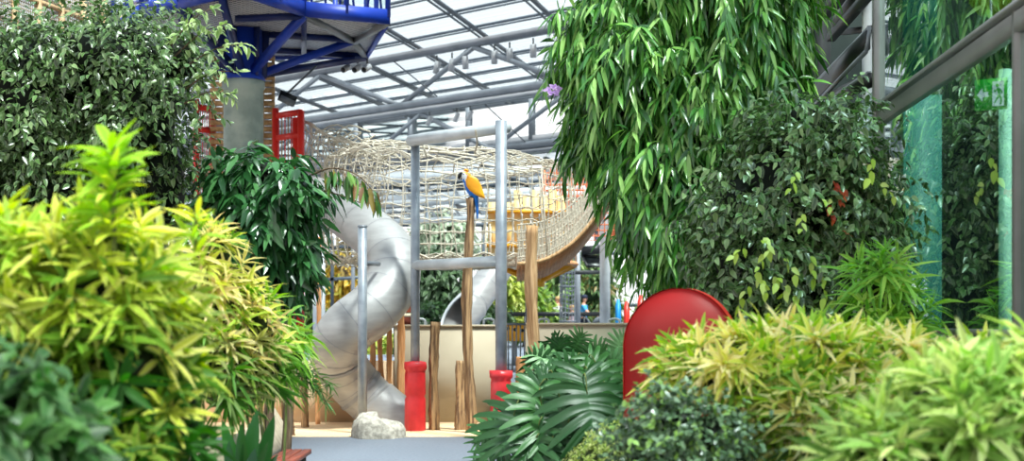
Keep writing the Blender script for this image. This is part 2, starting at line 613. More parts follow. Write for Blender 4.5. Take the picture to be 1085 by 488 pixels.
ceil = empty('ceiling', R(0, 0), kind='structure')
u0, u1, v0, v1 = -34, 34, -34, 10.4
g = MB()
g.add([R(u0, v0, ZR + .12), R(u1, v0, ZR + .12), R(u1, v1, ZR + .12), R(u0, v1, ZR + .12)], [(0, 1, 2, 3)])
g.build('roof_glazing', 'cloud_glass', ceil)
for k, v in enumerate(np.arange(v0, v1 + .1, 1.85)):
    MB().bar(R(u0, v), R(u1, v), .07, .06).bar(R(u0, v + .3, ZR - .0), R(u1, v + .3, ZR - .0), .035, .04).build('glazing_bar', 'bar_mid', ceil)
for u in np.arange(u0, u1 + .1, 2.5):
    MB().bar(R(u, v0, ZR - .08), R(u, v1, ZR - .08), .10, .07).bar(R(u + .24, v0, ZR - .06), R(u + .24, v1, ZR - .06), .035, .05).build('roof_rafter', 'bar_dark', ceil)

# clerestory at the end of the roof with its gutter beam, and the lower glass roof beyond
cl = empty('window_1', R(0, v1), kind='structure')
MB().bar(R(u0, v1, 7.75), R(u1, v1, 7.75), .22, .36).bar(R(u0, v1, ZR), R(u1, v1, ZR), .2, .2).build('window_frame', 'roof_light', cl)
MB().bar(R(u0, v1 - .3, 7.42), R(u1, v1 - .3, 7.42), .5, .28).build('gutter_beam', 'roof_steel', cl)
for u in np.arange(u0 + .6, u1, 3.0):
    MB().bar(R(u, v1, 7.8), R(u, v1, ZR), .32, .24, (1, 0, 0)).build('mullion', 'roof_light', cl)
MB().add([R(u0, v1 + .05, 7.8), R(u1, v1 + .05, 7.8), R(u1, v1 + .05, ZR), R(u0, v1 + .05, ZR)], [(0, 1, 2, 3)]).build('pane', 'pane_clear', cl)
lr = empty('ceiling_low', R(0, v1, 7.3), kind='structure')
MB().add([R(u0, v1, 7.3), R(u1, v1, 7.3), R(u1, v1 + 22, 7.0), R(u0, v1 + 22, 7.0)], [(0, 1, 2, 3)]).build('roof_glazing', 'cloud_glass', lr)
for v in np.arange(v1 + 1.6, v1 + 22, 2.6):
    MB().bar(R(u0, v, 7.15), R(u1, v, 7.15), .16, .2).build('glazing_bar', 'bar_mid', lr)
for u in np.arange(u0, u1, 3.0):
    MB().bar(R(u, v1, 7.1), R(u, v1 + 22, 6.85), .14, .14).build('roof_rafter', 'bar_dark', lr)


# ------------------------------------------------------------------ roof trusses
def chord(a, b, r):
    return MB().tube([a, b], r, 12)


def truss(v, zt, zb, us, label, m='roof_light', r=.11, web=.075, off=0):
    t = empty('roof_truss', R(0, v, zb), label, 'roof truss')
    a, b = -30, 30
    MB().bar(R(a, v, zt), R(b, v, zt), .15, .20).build('chord', 'roof_steel', t)
    MB().tube([R(a, v, zb + .1), R(b, v, zb + .1)], r, 12).bar(R(a, v, zb - .10), R(b, v, zb - .10), .16, .10).build('chord', m, t, True)
    i = 0
    for q in range(len(us) - 1):
        z0, z1 = (zt - .1, zb + .1) if (q + off) % 2 == 0 else (zb + .1, zt - .1)
        MB().tube([R(us[q], v, z0), R(us[q + 1], v, z1)], web, 10).build('diagonal', 'white_pipe' if 0 else 'roof_light', t, True)
    for q in range(len(us)):
        if (q + off) % 2 == 1:
            MB().tube([R(us[q] + .25, v, zt - .1), R(us[q] - 1.5, v - .1, zb + .2)], .02, 5).build('tie_rod', 'bar_dark', t)
    return t


def u_of(px, v):
    """the station along the roof at which a bearing meets the line of a truss"""
    k = (px - CX) / F
    q = O0 + Vd * v
    return (k * q[1] - q[0]) / (U[0] - k * U[1])


us1 = [u_of(p, 0) for p in (700, 600, 502, 424, 340, 268, 200)]
us1 = [us1[0] - 2.4 * 3 - .0, us1[0] - 2.4 * 2, us1[0] - 2.4] + us1 + [us1[-1] + 2.4, us1[-1] + 4.8]
truss(0, 8.95, 7.48, us1, 'grey tube roof truss with slanted web members, the one in front of the clerestory', off=1)
us2 = [u_of(p, 6.5) for p in (760, 680, 600, 520, 446, 384, 320, 262, 206)]
truss(6.5, 8.6, 6.95, us2, 'paler roof truss half hidden behind the thick front chord, level with the clerestory windows', 'roof_steel', .12, .075, off=0)


# spotlights hung from the trusses
def spot(at, aim, label, grp='can spotlights hung under the roof truss', s=.72):
    e = empty('spotlight', at, label, 'spotlight', grp)
    at = np.array(at)
    aim = norm(np.array(aim, float))
    c = at + np.array([0, 0, -.42 * s])
    MB().tube([at, at + np.array([0, 0, -.26 * s])], .03 * s, 8).build('bracket', 'dark_steel', e)
    hs_ = MB().tube([c - aim * .2 * s, c - aim * .18 * s, c + aim * .26 * s], [.09 * s, .115 * s, .115 * s], 14).build('housing', 'can', e, True)
    MB().tube([c + aim * .255 * s, c + aim * .268 * s], .095 * s, 14).build('lens', 'black', hs_)
    return e


for px, zz, lab in [(524, 8.8, 'pale can spotlight under the upper roof chord, third one from the weeping fig'),
                    (540, 8.8, 'pale can spotlight under the upper roof chord, second one from the weeping fig'),
                    (565, 8.8, 'pale can spotlight under the upper roof chord, the one touching the weeping fig'),
                    (463, 8.8, 'grey can spotlight tilted under the upper roof chord, farthest along from the fig'),
                    (479, 8.8, 'grey can spotlight half behind the sloping web tube of the roof truss'),
                    (493, 8.8, 'grey can spotlight just beside the joint of the sloping web tubes')]:
    spot(R(u_of(px, -.02), -.02, zz), (rng.uniform(-.3, .1), .12, -1), lab)
for px, lab in [(455, 'small can lamp under the lower roof chord, over the left pipe post'),
                (484, 'small can lamp under the lower roof chord, the first of the close pair'),
                (498, 'small can lamp under the lower roof chord, the second of the close pair')]:
    spot(R(u_of(px, -.02), -.02, 7.3), (-.4, .1, -1), lab, 'small lamps under the lower roof chord', .55)

# ------------------------------------------------------------------ far facade of the hall
fac = empty('wall_far', (0, 60, 0), kind='structure')
for x in np.arange(-30, 31, 2.4):
    MB().box((x - .09, 60, .7), (x + .09, 60.2, 7)).build('mullion', 'bar_mid', fac)
for z in (2.2, 4.4, 5.6, 6.9):
    MB().box((-30, 59.9, z), (30, 60.1, z + .16)).build('transom', 'bar_mid', fac)
MB().add([(-30, 60.1, .7), (30, 60.1, .7), (30, 60.1, 7), (-30, 60.1, 7)], [(0, 1, 2, 3)]).build('pane', 'pane_clear', fac)
# low girders seen through the net
for (a, b, lab) in [(P(330, 196, 46), P(640, 176, 40), 'pale horizontal roof girder seen through the upper half of the rope net'),
                    (P(330, 216, 50), P(640, 200, 44), 'grey roof girder seen through the middle of the rope net')]:
    t = empty('roof_girder', a, lab, 'girder')
    MB().bar(a, b, .3, .3).build('flange', 'white_pipe', t)
    d = (b - a)
    for k in range(12):
        p0, p1 = a + d * k / 12, a + d * (k + .5) / 12
        MB().tube([p0, p1 + np.array([0, 0, -.7])], .05, 6).build('web', 'white_pipe', t)
    MB().bar(a + np.array([0, 0, -.75]), b + np.array([0, 0, -.75]), .2, .18).build('flange', 'white_pipe', t)

# ================================================================== PLAY COURT
# rock
rk = MB()
seg, ring = 22, 14
c0 = P(400, 463, 19.45)
for i in range(ring):
    ph = math.pi / 2 * i / (ring - 1)
    row = []
    for j in range(seg):
        th = 2 * math.pi * j / seg
        n = 1 + .09 * math.sin(3 * th + .5) + .06 * math.sin(5 * th + 2 * ph) + rng.uniform(-.025, .025)
        flat = math.sin(ph) ** .55
        row.append((c0[0] + .35 * math.cos(th) * math.cos(ph) ** .6 * n, c0[1] + .26 * math.sin(th) * math.cos(ph) ** .6 * n, -.01 + .29 * flat * (1 - .18 * math.cos(th)) * n))
    rk.v.append(np.array(row))
i = (np.arange(ring - 1)[:, None] * seg + np.arange(seg)[None]).ravel()
j = (np.arange(ring - 1)[:, None] * seg + (np.arange(seg)[None] + 1) % seg).ravel()
vv = np.concatenate(rk.v)
rk = MB().add(vv, np.stack([i, j, j + seg, i + seg], 1)).build('rock', 'stone', None, True)
tag(rk, 'pale grey granite boulder at the foot of the slide, in front of its steel pole', 'rock')

# the big tube slide
sl = empty('tube_slide', P(428, 458, 21.0), 'big silver tube slide winding down past the steel pole to the sand', 'slide')
ctr = [P(*a) for a in [(300, 196, 25.2), (325, 205, 24.4), (353, 219, 23.3), (386, 241, 22.3), (413, 267, 21.6), (416, 297, 21.2), (396, 326, 20.85), (368, 349, 20.75), (357, 375, 20.95), (373, 403, 21.3), (400, 430, 21.35), (440, 460, 21.1)]]
pa = smooth_path(ctr, 90)
rad = np.full(90, .405)
rad[:40] = np.linspace(.33, .405, 40)
rad[60:] = np.linspace(.405, .36, 30)
MB().tube(pa[:83], rad[:83], 28, False).tube(pa[:83], rad[:83] - .02, 28, False).build('tube', 'slide', sl, True)
stube = sl.children[0]
# open flume where it ends
fl = MB()
tg = np.gradient(pa, axis=0)
tg = norm(tg)
V = []
for k in range(80, 90):
    s = norm(np.cross(tg[k], (0, 0, 1)))
    u = np.cross(s, tg[k])
    half = math.pi * (1.0 - .5 * (k - 80) / 9)
    for a in np.linspace(-half + .95, half + .95, 25):
        V.append(pa[k] + (s * math.sin(a) - u * math.cos(a)) * (rad[k]))
q = [(a * 25 + b, a * 25 + b + 1, a * 25 + 26 + b, a * 25 + 25 + b) for a in range(9) for b in range(24)]
fl.add(V, q)
lo = np.array(V)
fo = fl.build('exit_flume', 'slide', sl, True)
sm = fo.modifiers.new('thick', 'SOLIDIFY')
sm.thickness = .02
edge = [lo[a * 25] for a in range(9, -1, -1)] + [lo[a * 25 + 24] for a in range(10)]
MB().tube([lo[a * 25] for a in range(10)], .018, 6).build('flume_edge', 'dark_steel', fo, True)
MB().tube([lo[a * 25 + 24] for a in range(10)], .018, 6).build('flume_edge', 'dark_steel', fo, True)
for k in range(4, 82, 5):
    MB().tube([pa[k] - tg[k] * .006, pa[k] + tg[k] * .006], rad[k] + .004, 28, False).build('seam_ring', 'seam', stube, True)
for k in (66, 76):
    MB().tube([pa[k] - tg[k] * .03, pa[k] + tg[k] * .03], rad[k] + .016, 28, False).build('clamp_ring', 'seam', stube, True)

# the slide's pole
pl = empty('slide_pole', P(384, 460, 20.0), 'plain steel pole standing in front of the tube slide behind the boulder', 'pole')
b0 = P(384, 460, 20.05)
MB().tube([(b0[0], b0[1], -.01), (b0[0], b0[1], 2.95)], .066, 14).build('post', 'steel', pl, True)
MB().lathe([(.001, 2.96), (.07, 2.955), (.072, 2.93)], (b0[0], b0[1], 0), 14).build('cap', 'roof_steel', pl.children[0], True)
MB().tube([(b0[0], b0[1], 2.42), tuple(pa[36] * .5 + np.array([b0[0], b0[1], 2.42]) * .5)], .035, 8).build('bracket', 'roof_steel', pl, True)


# steel goal-frame with red padded feet
def pad(parent, x, y, h, r):
    prof = [(r * .96, 0), (r * 1.02, .05), (r, h * .46), (r * .9, h * .5), (r * 1.02, h * .54), (r * 1.02, h * .82), (r * .93, h * .86), (r * 1.12, h * .9), (r * 1.1, h * .985), (r * .5, h)]
    m = MB().lathe(prof, (x, y, 0), 22)
    m.v[0] += rng.normal(size=m.v[0].shape) * .004
    return m.build('foot_pad', 'pad', parent, True)


fA, fB = P(440, 340, 20.6), P(531, 340, 19.1)
fr = empty('pipe_frame', (fA[0], fA[1], 0), 'tall pale pipe frame of two posts with red padded feet around the rope net', 'frame')
MB().tube([(fA[0], fA[1], 0), (fA[0], fA[1], 4.22)], .066, 14).build('post', 'steel', fr, True)
MB().tube([(fB[0], fB[1], 0), (fB[0], fB[1], 4.30)], .078, 14).build('post', 'steel', fr, True)
MB().tube([(fA[0] - .07, fA[1], 4.22), (fB[0] + .08, fB[1], 4.22)], .085, 14).build('cross_beam', 'white_pipe', fr, True)
MB().tube([(fA[0], fA[1], 2.41), (fB[0], fB[1], 2.41)], .075, 14).build('lower_beam', 'white_pipe', fr, True)
pad(fr, fA[0], fA[1], 1.02, .148)
pad(fr, fB[0], fB[1], .94, .140)


# weathered timber posts
def timber(px, top, base, Y, w, label, m='wood', lean=0.0, ground=0.0, grp=None):
    b = P(px, base, Y)
    h = P(px, top, Y)[2] - ground
    r = w / 2 * Y / F
    n = 26
    z = np.linspace(0, h, n)
    p = np.stack([b[0] + lean * z + .25 * r * np.sin(z * 2.1 + px), np.full(n, b[1]), ground + z - .01], 1)
    sides = 14
    rr = np.full((n, sides), r)
    lobes = 1 + .2 * np.cos(3 * np.arange(sides) * 2 * math.pi / sides + px) + .12 * np.cos(5 * np.arange(sides) * 2 * math.pi / sides)
    rr *= lobes[None] * (1.08 - .2 * z / h + .10 * np.sin(z * 3.3 + px) + .08 * np.sin(z * 9 + 2 * px))[:, None] * rng.uniform(.92, 1.08, (n, sides))
    p[:, 0] += .35 * r * np.sin(z * 1.3 + 2 * px)
    o = MB().tube(p, rr, sides).build('timber_post', m, None, True)
    return tag(o, label, 'post', grp)


timber(497.5, 209, 457, 20.2, 9.3, 'tall weathered timber post carrying the parrot figure')
timber(461, 340, 454, 20.7, 10.5, 'thick timber stump next to the red padded post, head high with a flat top', lean=-.0)
timber(487, 381, 454, 20.75, 11.5, 'short twin timber stump leaning on the tall parrot post')
timber(566, 238, 470, 20.0, 11.5, 'pale tall timber post in front of the yellow funnel platform', 'wood_light')
timber(306, 418, 462, 19.75, 14, 'thick dark timber stump standing beside the stone curb under the leaves')
timber(321.5, 385, 455, 21.2, 6, 'thin timber stake left of the slide, half hidden by bamboo leaves', 'wood')
timber(338, 250, 448, 21.9, 5, 'slender timber stake behind the upper coil of the slide', 'wood_orange')
timber(395, 300, 448, 21.85, 5, 'slender orange timber stake just past the steel slide pole', 'wood_orange')
timber(403, 345, 448, 21.95, 5.5, 'slender timber stake, the short middle one of the row behind the slide', 'wood_orange')
timber(413, 342, 448, 21.9, 5.5, 'slender timber stake, the second from the tall beige wall', 'wood_orange')
timber(425, 320, 449, 21.9, 7.5, 'slender orange timber stake set against the end of the tall beige wall', 'wood_orange')
timber(552, 377, 425, 22.0, 8.5, 'short brown bollard standing in the gap between the beige walls', 'wood_orange')

# ------------------------------------------------------------------ the parrot
pb = P(497.5, 209, 20.2)
bird = empty('parrot_figure', pb, 'blue and yellow parrot figure perched on top of the tall timber post', 'parrot')


def ellsweep(rows, sides=16):
    """rows: centre x (image plane, m), z, half width along the path normal, half depth"""
    m = MB()
    V = []
    rows = np.array(rows, float)
    n = len(rows)
    tg = norm(np.gradient(rows[:, :2], axis=0))
    for i in range(n):
        nx, nz = -tg[i][1], tg[i][0]
        for k in range(sides):
            a = 2 * math.pi * k / sides
            V.append((pb[0] + rows[i, 0] + nx * math.cos(a) * rows[i, 2], pb[1] + math.sin(a) * rows[i, 3], pb[2] + rows[i, 1] + nz * math.cos(a) * rows[i, 2]))
    ii = (np.arange(n - 1)[:, None] * sides + np.arange(sides)[None]).ravel()
    jj = (np.arange(n - 1)[:, None] * sides + (np.arange(sides)[None] + 1) % sides).ravel()
    m.add(V, np.stack([ii, jj, jj + sides, ii + sides], 1))
    return m


px2m = 20.2 / F


def bp(px, py):
    return ((px - 497.5) * px2m, (209 - py) * px2m)


rows = []
for px, py, a, d in [(489.0, 184.5, .4, .4), (490, 184.8, 3.0, 2.6), (492, 185.5, 4.8, 4.0), (494.2, 187.6, 5.6, 4.6), (496, 191, 5.4, 4.8), (498, 195.5, 6.0, 5.6), (499.8, 200, 6.2, 6.0), (501.5, 204, 5.4, 5.4), (503, 207.5, 4.0, 4.2), (504.6, 212, 2.4, 2.8), (505.4, 218, 1.7, 2.2), (505.8, 225, 1.3, 1.7), (505.7, 231, .8, 1.1), (505.5, 232.5, .1, .1)]:
    x, z = bp(px, py)
    rows.append((x, z, a * px2m, d * px2m))
bo = ellsweep(rows, 20)
body = bo.build('body', ['parrot_b', 'parrot_y', 'parrot_w'], bird, True)
me = body.data
for p in me.polygons:
    x, z = p.center[0] / px2m + 497.5, 209 - p.center[2] / px2m
    # the yellow crown and nape, the white cheek, the blue breast, belly and tail
    if z < 183.6 or (x > 494.5 and z < 192 and x > 488.5 + (z - 178) * .45):
        p.material_index = 1
    elif z < 191 and x < 494.6:
        p.material_index = 2
    elif x > 497.6 + (z - 190) * .55 and z < 209:
        p.material_index = 1
    else:
        p.material_index = 0
ro = []
for px, py, a, d in [(491.5, 180.8, .6, .8), (493, 179.9, 1.4, 1.6), (494.6, 180.2, 1.5, 1.6), (496.2, 181.6, .6, .8)]:
    x, z = bp(px, py)
    ro.append((x, z, a * px2m, d * px2m))
ellsweep(ro, 10).build('crest', 'parrot_y', bird, True)
for s in (-1, 1):
    rw = []
    for px, py, a in [(495.6, 187.0, .4), (497, 189, 4.6), (499.8, 193.3, 7.0), (503.2, 198.5, 7.0), (507.2, 203.4, 5.0), (510.8, 207, 2.6), (513.6, 209.4, .3)]:
        x, z = bp(px, py)
        rw.append((x + .2 * px2m, z, a * px2m, 1.5 * px2m))
    w = ellsweep(rw, 14)
    w.v[0][:, 1] += s * 4.9 * px2m
    w.build('wing', 'parrot_y', bird, True)
    ex, ez = bp(491.2, 184.6)
    MB().ball((pb[0] + ex, pb[1] + s * 3.6 * px2m, pb[2] + ez), .011, 10, 6).build('eye', 'black', body, True)
    tx, tz = bp(500 + s * .6, 208.7)
    fo = MB()
    for k in (-1, 0, 1):
        fo.tube([(pb[0] + tx + .02, pb[1] + s * .035, pb[2] + tz + .01), (pb[0] + tx - .01, pb[1] + s * .035 + k * .014, pb[2] + tz), (pb[0] + tx - .045, pb[1] + s * .035 + k * .02, pb[2] + tz - .012)], [.012, .011, .006], 6)
    fo.build('foot', 'dark_steel', bird, True)
rb = []
for px, py, a, d in [(490.4, 183.8, 1.9, 2.2), (488.6, 184.4, 2.5, 2.1), (486.9, 186.0, 2.2, 1.7), (486.2, 188.2, 1.5, 1.2), (486.6, 190.4, .3, .3)]:
    x, z = bp(px, py)
    rb.append((x, z, a * px2m, d * px2m))
ellsweep(rb, 12).build('beak', 'black', bird, True)
rb = []
for px, py, a, d in [(490.4, 187.6, 1.2, 1.4), (489.2, 189.0, 1.2, 1.2), (488.2, 190.2, .4, .5)]:
    x, z = bp(px, py)
    rb.append((x, z, a * px2m, d * px2m))
ellsweep(rb, 10).build('lower_beak', 'black', bird, True)

# ------------------------------------------------------------------ the rope net
nc = np.array([(474 - CX) / F * 24.6, 24.6])
nrx, nry = 2.12, 1.85
net = empty('rope_net', (nc[0], nc[1], 2.5), 'big drum of knotted beige rope netting hung inside the pipe frame', 'rope net')


def ring_pt(a, z, k=1.0):
    return np.array([nc[0] + nrx * k * math.cos(a), nc[1] + nry * k * math.sin(a), z])


zb, zt = 2.66, 4.30


def ztop(a):
    return zt + .1 * math.sin(2 * a + .6) + .06 * math.sin(5 * a)


m = MB()
NV = 60
for k in range(NV):
    a = 2 * math.pi * k / NV + rng.uniform(-.015, .015)
    zz = np.linspace(0, 1, 7)
    m.tube([ring_pt(a + .02 * math.sin(6 * t + k), zb + (ztop(a) - zb) * t, 1 + .05 * math.sin(math.pi * t) + rng.uniform(-.006, .006)) for t in zz], .0105, 5, False)
for i in range(1, 8):
    t = i / 8
    aa = np.linspace(0, 2 * math.pi, 97)
    m.tube([ring_pt(a, zb + (ztop(a) - zb) * (t + .012 * math.sin(NV * a / 2 + i)) - .02 * abs(math.sin(NV * a / 2)), 1 + .05 * math.sin(math.pi * t)) for a in aa], .0105, 5, False)
m.build('side_netting', 'rope', net)
m = MB()
for (z, n) in ((zb, 4),):
    for i in range(n):
        ph = rng.uniform(0, 6)
        aa = np.linspace(0, 2 * math.pi, 121)
        m.tube([ring_pt(a, z - .02 * i + .05 * math.sin(a * (23 + 4 * i) + ph), 1 - .02 * i) for a in aa], .014, 5, False)
m.build('lower_rim', 'rope', net)
m = MB()
for i in range(3):
    ph = rng.uniform(0, 6)
    aa = np.linspace(0, 2 * math.pi, 121)
    m.tube([ring_pt(a, ztop(a) + .02 * i - .03 + .05 * math.sin(a * (17 + 3 * i) + ph), 1.0) for a in aa], .014, 5, False)
m.build('upper_rim', 'rope', net)
m = MB()
for i in range(-12, 13):   # sagging floor of the net
    s = i / 12.5
    h = math.sqrt(1 - s * s)
    tt = np.linspace(-h, h, 13)
    m.tube([(nc[0] + nrx * s, nc[1] + nry * t, zb - .16 * (1 - s * s - t * t)) for t in tt], .012, 4, False)
    m.tube([(nc[0] + nrx * t, nc[1] + nry * s, zb - .16 * (1 - s * s - t * t)) for t in tt], .012, 4, False)
m.build('floor_netting', 'rope', net)
m = MB()
for i in range(-7, 8):   # slack net thrown over the top
    s = i / 7.5
    h = math.sqrt(1 - s * s)
    tt = np.linspace(-h, h, 17)
    f1, f2 = rng.uniform(0, 6), rng.uniform(0, 6)

    def zt2(x, y):
        return zt + (.30 - .24 * x) * (1 - x * x - y * y) + .05 * math.sin(7 * x + 3 * y) * 1.0 + (.16 if x < 0 else 0) * x * x
    m.tube([(nc[0] + nrx * (s + .03 * math.sin(9 * t + f1)), nc[1] + nry * t, zt2(s, t) + .03 * math.sin(11 * t + f1)) for t in tt], .012, 4, False)
    m.tube([(nc[0] + nrx * t, nc[1] + nry * (s + .03 * math.sin(9 * t + f2)), zt2(t, s) + .03 * math.sin(11 * t + f2)) for t in tt], .012, 4, False)
m.build('top_netting', 'rope', net)
for a in (math.pi * 1.28, math.pi * 1.5):   # hanging lines
    p = ring_pt(a, ztop(a))
    e = P(528 if a > 4.3 else 442, 140, 20)
MB().tube([(fB[0] - .35, fB[1] + .15, 4.2), (fB[0] - .33, fB[1] + .4, 4.05), (fB[0] - .4, fB[1] + 1.6, 4.05)], .014, 5).build('hanging_rope', 'rope', net)
MB().tube([(fA[0] + .1, fA[1], 4.2), (fA[0] + .16, fA[1] + .1, 4.0), (fA[0] + .1, fA[1] + .3, 4.02)], .014, 5).build('hanging_rope', 'rope', net)

# net passage from the red tower to the drum
pn = empty('net_passage', P(350, 165, 24), 'tangled slack rope netting reaching from the red climbing gate to the net drum', 'rope net')
m = MB()
A0, A1 = P(322, 128, 25.2), P(322, 205, 25.2)
B0, B1 = P(405, 153, 23.4), P(405, 216, 23.4)
for dy in (0, .7):
    for i in range(8):
        t = i / 7
        a, b = A0 * (1 - t) + A1 * t, B0 * (1 - t) + B1 * t
        pts = [a * (1 - s) + b * s + np.array([0, dy, -.16 * math.sin(math.pi * s) + .05 * math.sin(13 * s + i)]) for s in np.linspace(0, 1, 17)]
        m.tube(pts, .011, 4, False)
    for i in range(15):
        s = i / 14
        a, b = A0 * (1 - s) + B0 * s, A1 * (1 - s) + B1 * s
        m.tube([a * (1 - t) + b * t + np.array([.05 * math.sin(9 * t + i), dy + .05 * math.sin(7 * t), -.16 * math.sin(math.pi * s)]) for t in np.linspace(0, 1, 9)], .011, 4, False)
for i in range(26):   # the tangle along its top
    s = rng.uniform(0, .9)
    a = A0 * (1 - s) + B0 * s + np.array([0, rng.uniform(0, .7), rng.uniform(-.22, .06) - .1 * math.sin(math.pi * s)])
    b = a + np.array([rng.uniform(.3, .8), rng.uniform(-.2, .2), rng.uniform(-.25, .12)])
    m.tube([a * (1 - t) + b * t + np.array([0, 0, .08 * math.sin(6 * t + i)]) for t in np.linspace(0, 1, 7)], .013, 4, False)
m.build('netting', 'rope', pn)
MB().tube(smooth_path([A0, (A0 + B0) / 2 - np.array([0, 0, .15]), B0], 9), .022, 6).build('edge_rope', 'rope', pn)
MB().tube(smooth_path([A1, (A1 + B1) / 2 - np.array([0, 0, .15]), B1], 9), .022, 6).build('edge_rope', 'rope', pn)

# ------------------------------------------------------------------ funnel platform, bridge, yellow house, orange net tower
fp = empty('funnel_platform', P(568, 300, 27), 'round peach platform on an orange funnel of struts and a dark grey pole', 'platform')
hub = P(568, 298, 27)
m = MB().lathe([(.001, .0), (.16, .0), (.2, .36), (.001, .36)], (hub[0], hub[1], hub[2] - .1), 14)
m.build('hub', 'yellow', fp, True)
MB().tube([(hub[0] - .12, hub[1], .74), (hub[0] - .12, hub[1], hub[2] - .06)], .085, 12).build('pole', 'grey_fabric', fp, True)
zpl = P(560, 280, 27)[2]
for a in range(8):
    an = a * math.pi / 4 + .2
    MB().bar((hub[0] + .12 * math.cos(an), hub[1] + .12 * math.sin(an), hub[2] + .02), (hub[0] + .78 * math.cos(an), hub[1] + .78 * math.sin(an), zpl), .07, .1).build('strut', 'yellow', fp)
m = MB().lathe([(.001, -.04), (.88, -.04), (.92, 0), (.88, .05), (.001, .05)], (hub[0] - .1, hub[1], zpl), 28)
m.build('deck', 'peach', fp)
for k in range(14):
    an = k / 14 * 2 * math.pi
    MB().tube([(hub[0] - .1 + 0.86 * math.cos(an), hub[1] + .86 * math.sin(an), zpl), (hub[0] - .1 + 0.86 * math.cos(an), hub[1] + .86 * math.sin(an), zpl + .75)], .016, 6).build('baluster', 'rope', fp)

yh = empty('yellow_play_wall', P(558, 275, 28.6), 'translucent yellow slatted play house wall behind the rope net', 'play wall')
for k in range(9):
    px = 517 + k * 9.2
    top = 207 - 6 * (k % 2) if k > 2 else 214
    a, b = P(px, 276, 28.6), P(px + 8.2, top, 28.6)
    MB().box((a[0], 28.6, a[2]), (b[0], 28.66, b[2])).build('board', 'yellow_pale', yh)
a, b = P(515, 262, 28.5), P(600, 258, 28.5)
MB().box((a[0], 28.5, a[2]), (b[0], 28.58, b[2])).build('rail', 'yellow', yh)
a, b = P(515, 226, 28.5), P(600, 222, 28.5)
MB().box((a[0], 28.5, a[2]), (b[0], 28.58, b[2])).build('rail', 'yellow', yh)

on = empty('orange_net_tower', P(590, 245, 30), 'square tower of orange netting rising behind the curved plank bridge', 'net tower')
for dx, dy in ((0, 0), (1.5, 0), (0, 1.5), (1.5, 1.5)):
    p = P(577, 250, 29.5) + np.array([dx, dy, 0])
    MB().tube([p, p + np.array([0, 0, 1.5])], .03, 6).build('post', 'orange', on)
m = MB()
p = P(577, 250, 29.5)
for k in range(13):
    z = p[2] + k * .12
    m.tube([(p[0], p[1], z), (p[0] + 1.5, p[1], z), (p[0] + 1.5, p[1] + 1.5, z), (p[0], p[1] + 1.5, z), (p[0], p[1], z)], .012, 4, False)
    for (x0, y0) in ((k * .125, 0), (k * .125, 1.5), (0, k * .125), (1.5, k * .125)):
        m.tube([(p[0] + x0, p[1] + y0, p[2]), (p[0] + x0, p[1] + y0, p[2] + 1.5)], .012, 4, False)
m.build('netting', 'orange', on)

br = empty('plank_bridge', P(600, 262, 25), 'curved hanging bridge of peach planks with rope sides, rising into the weeping fig', 'bridge')
bpx = smooth_path([P(548, 281, 22.8), P(575, 277, 22.8), P(598, 265, 22.8), (P(618, 247, 22.8)), P(640, 218, 22.8), P(662, 180, 22.8)], 34)
m = MB()
for k in range(33):
    a, b = bpx[k], bpx[k] * .12 + bpx[k + 1] * .88
    m.bar((a + b) / 2 + np.array([0, 0, 0]), (a + b) / 2 + np.array([0, 1.5, -.2]), np.linalg.norm(b - a), .045, tuple(np.cross((0, 1, 0), (b - a) / np.linalg.norm(b - a))))
m.build('plank_deck', 'peach', br)
for dy in (0, 1.5):
    MB().tube(bpx + np.array([0, dy, .02 - .13 * dy]), .035, 6).build('edge_rope', 'wood_light', br)
    MB().tube([bpx[8] + np.array([0, dy, -.13 * dy]), bpx[8] + np.array([-.1, dy, 1.5])], .014, 5).build('hanging_rope', 'rope', br)
    m = MB()
    for q in range(1, 6):
        m.tube(bpx + np.array([0, dy - .05 * (q if dy == 0 else -q) * 0, .13 * q]), .011, 4, False)
    for k in range(0, 34, 1):
        m.tube([bpx[k] + np.array([0, dy, 0]), bpx[min(k + 1, 33)] + np.array([0, dy, .66])], .010, 4, False)
        m.tube([bpx[k] + np.array([0, dy, .66]), bpx[min(k + 1, 33)] + np.array([0, dy, 0])], .010, 4, False)
    m.build('side_netting', 'rope', br)

# second slide, behind the wall
s2 = empty('tube_slide', P(470, 345, 31), 'second silver tube slide with an open oval mouth, beyond the tall beige wall', 'slide')
p2 = smooth_path([P(548, 262, 33), P(530, 280, 32.6), P(513, 305, 32), P(498, 325, 31.5), P(482, 343, 31), P(470, 357, 30.5), P(461, 367, 30.2)], 46)
t2 = norm(np.gradient(p2, axis=0))
MB().tube(p2[:24], .35, 22, False).tube(p2[:24], .335, 22, False).build('tube', 'slide', s2, True)
s2t = s2.children[0]
V = []
for k in range(22, 46):
    s = norm(np.cross(t2[k], (0, 0, 1)))
    u = np.cross(s, t2[k])
    half = math.pi * (1.0 - .52 * min(1, (k - 22) / 8))
    for a in np.linspace(-half, half, 25):
        V.append(p2[k] + (s * math.sin(a) - u * math.cos(a)) * .355)
q = [(a * 25 + b, a * 25 + b + 1, a * 25 + 26 + b, a * 25 + 25 + b) for a in range(23) for b in range(24)]
fo = MB().add(V, q).build('exit_flume', 'slide', s2, True)
fo.modifiers.new('thick', 'SOLIDIFY').thickness = .03
MB().tube([V[a * 25] for a in range(23, -1, -1)] + [V[a * 25 + 24] for a in range(1, 24)], .035, 7).build('mouth_rim', 'white_pipe', fo, True)
for k in range(3, 24, 6):
    MB().tube([p2[k] - t2[k] * .012, p2[k] + t2[k] * .012], .353, 22, False).build('seam_ring', 'seam', s2t, True)

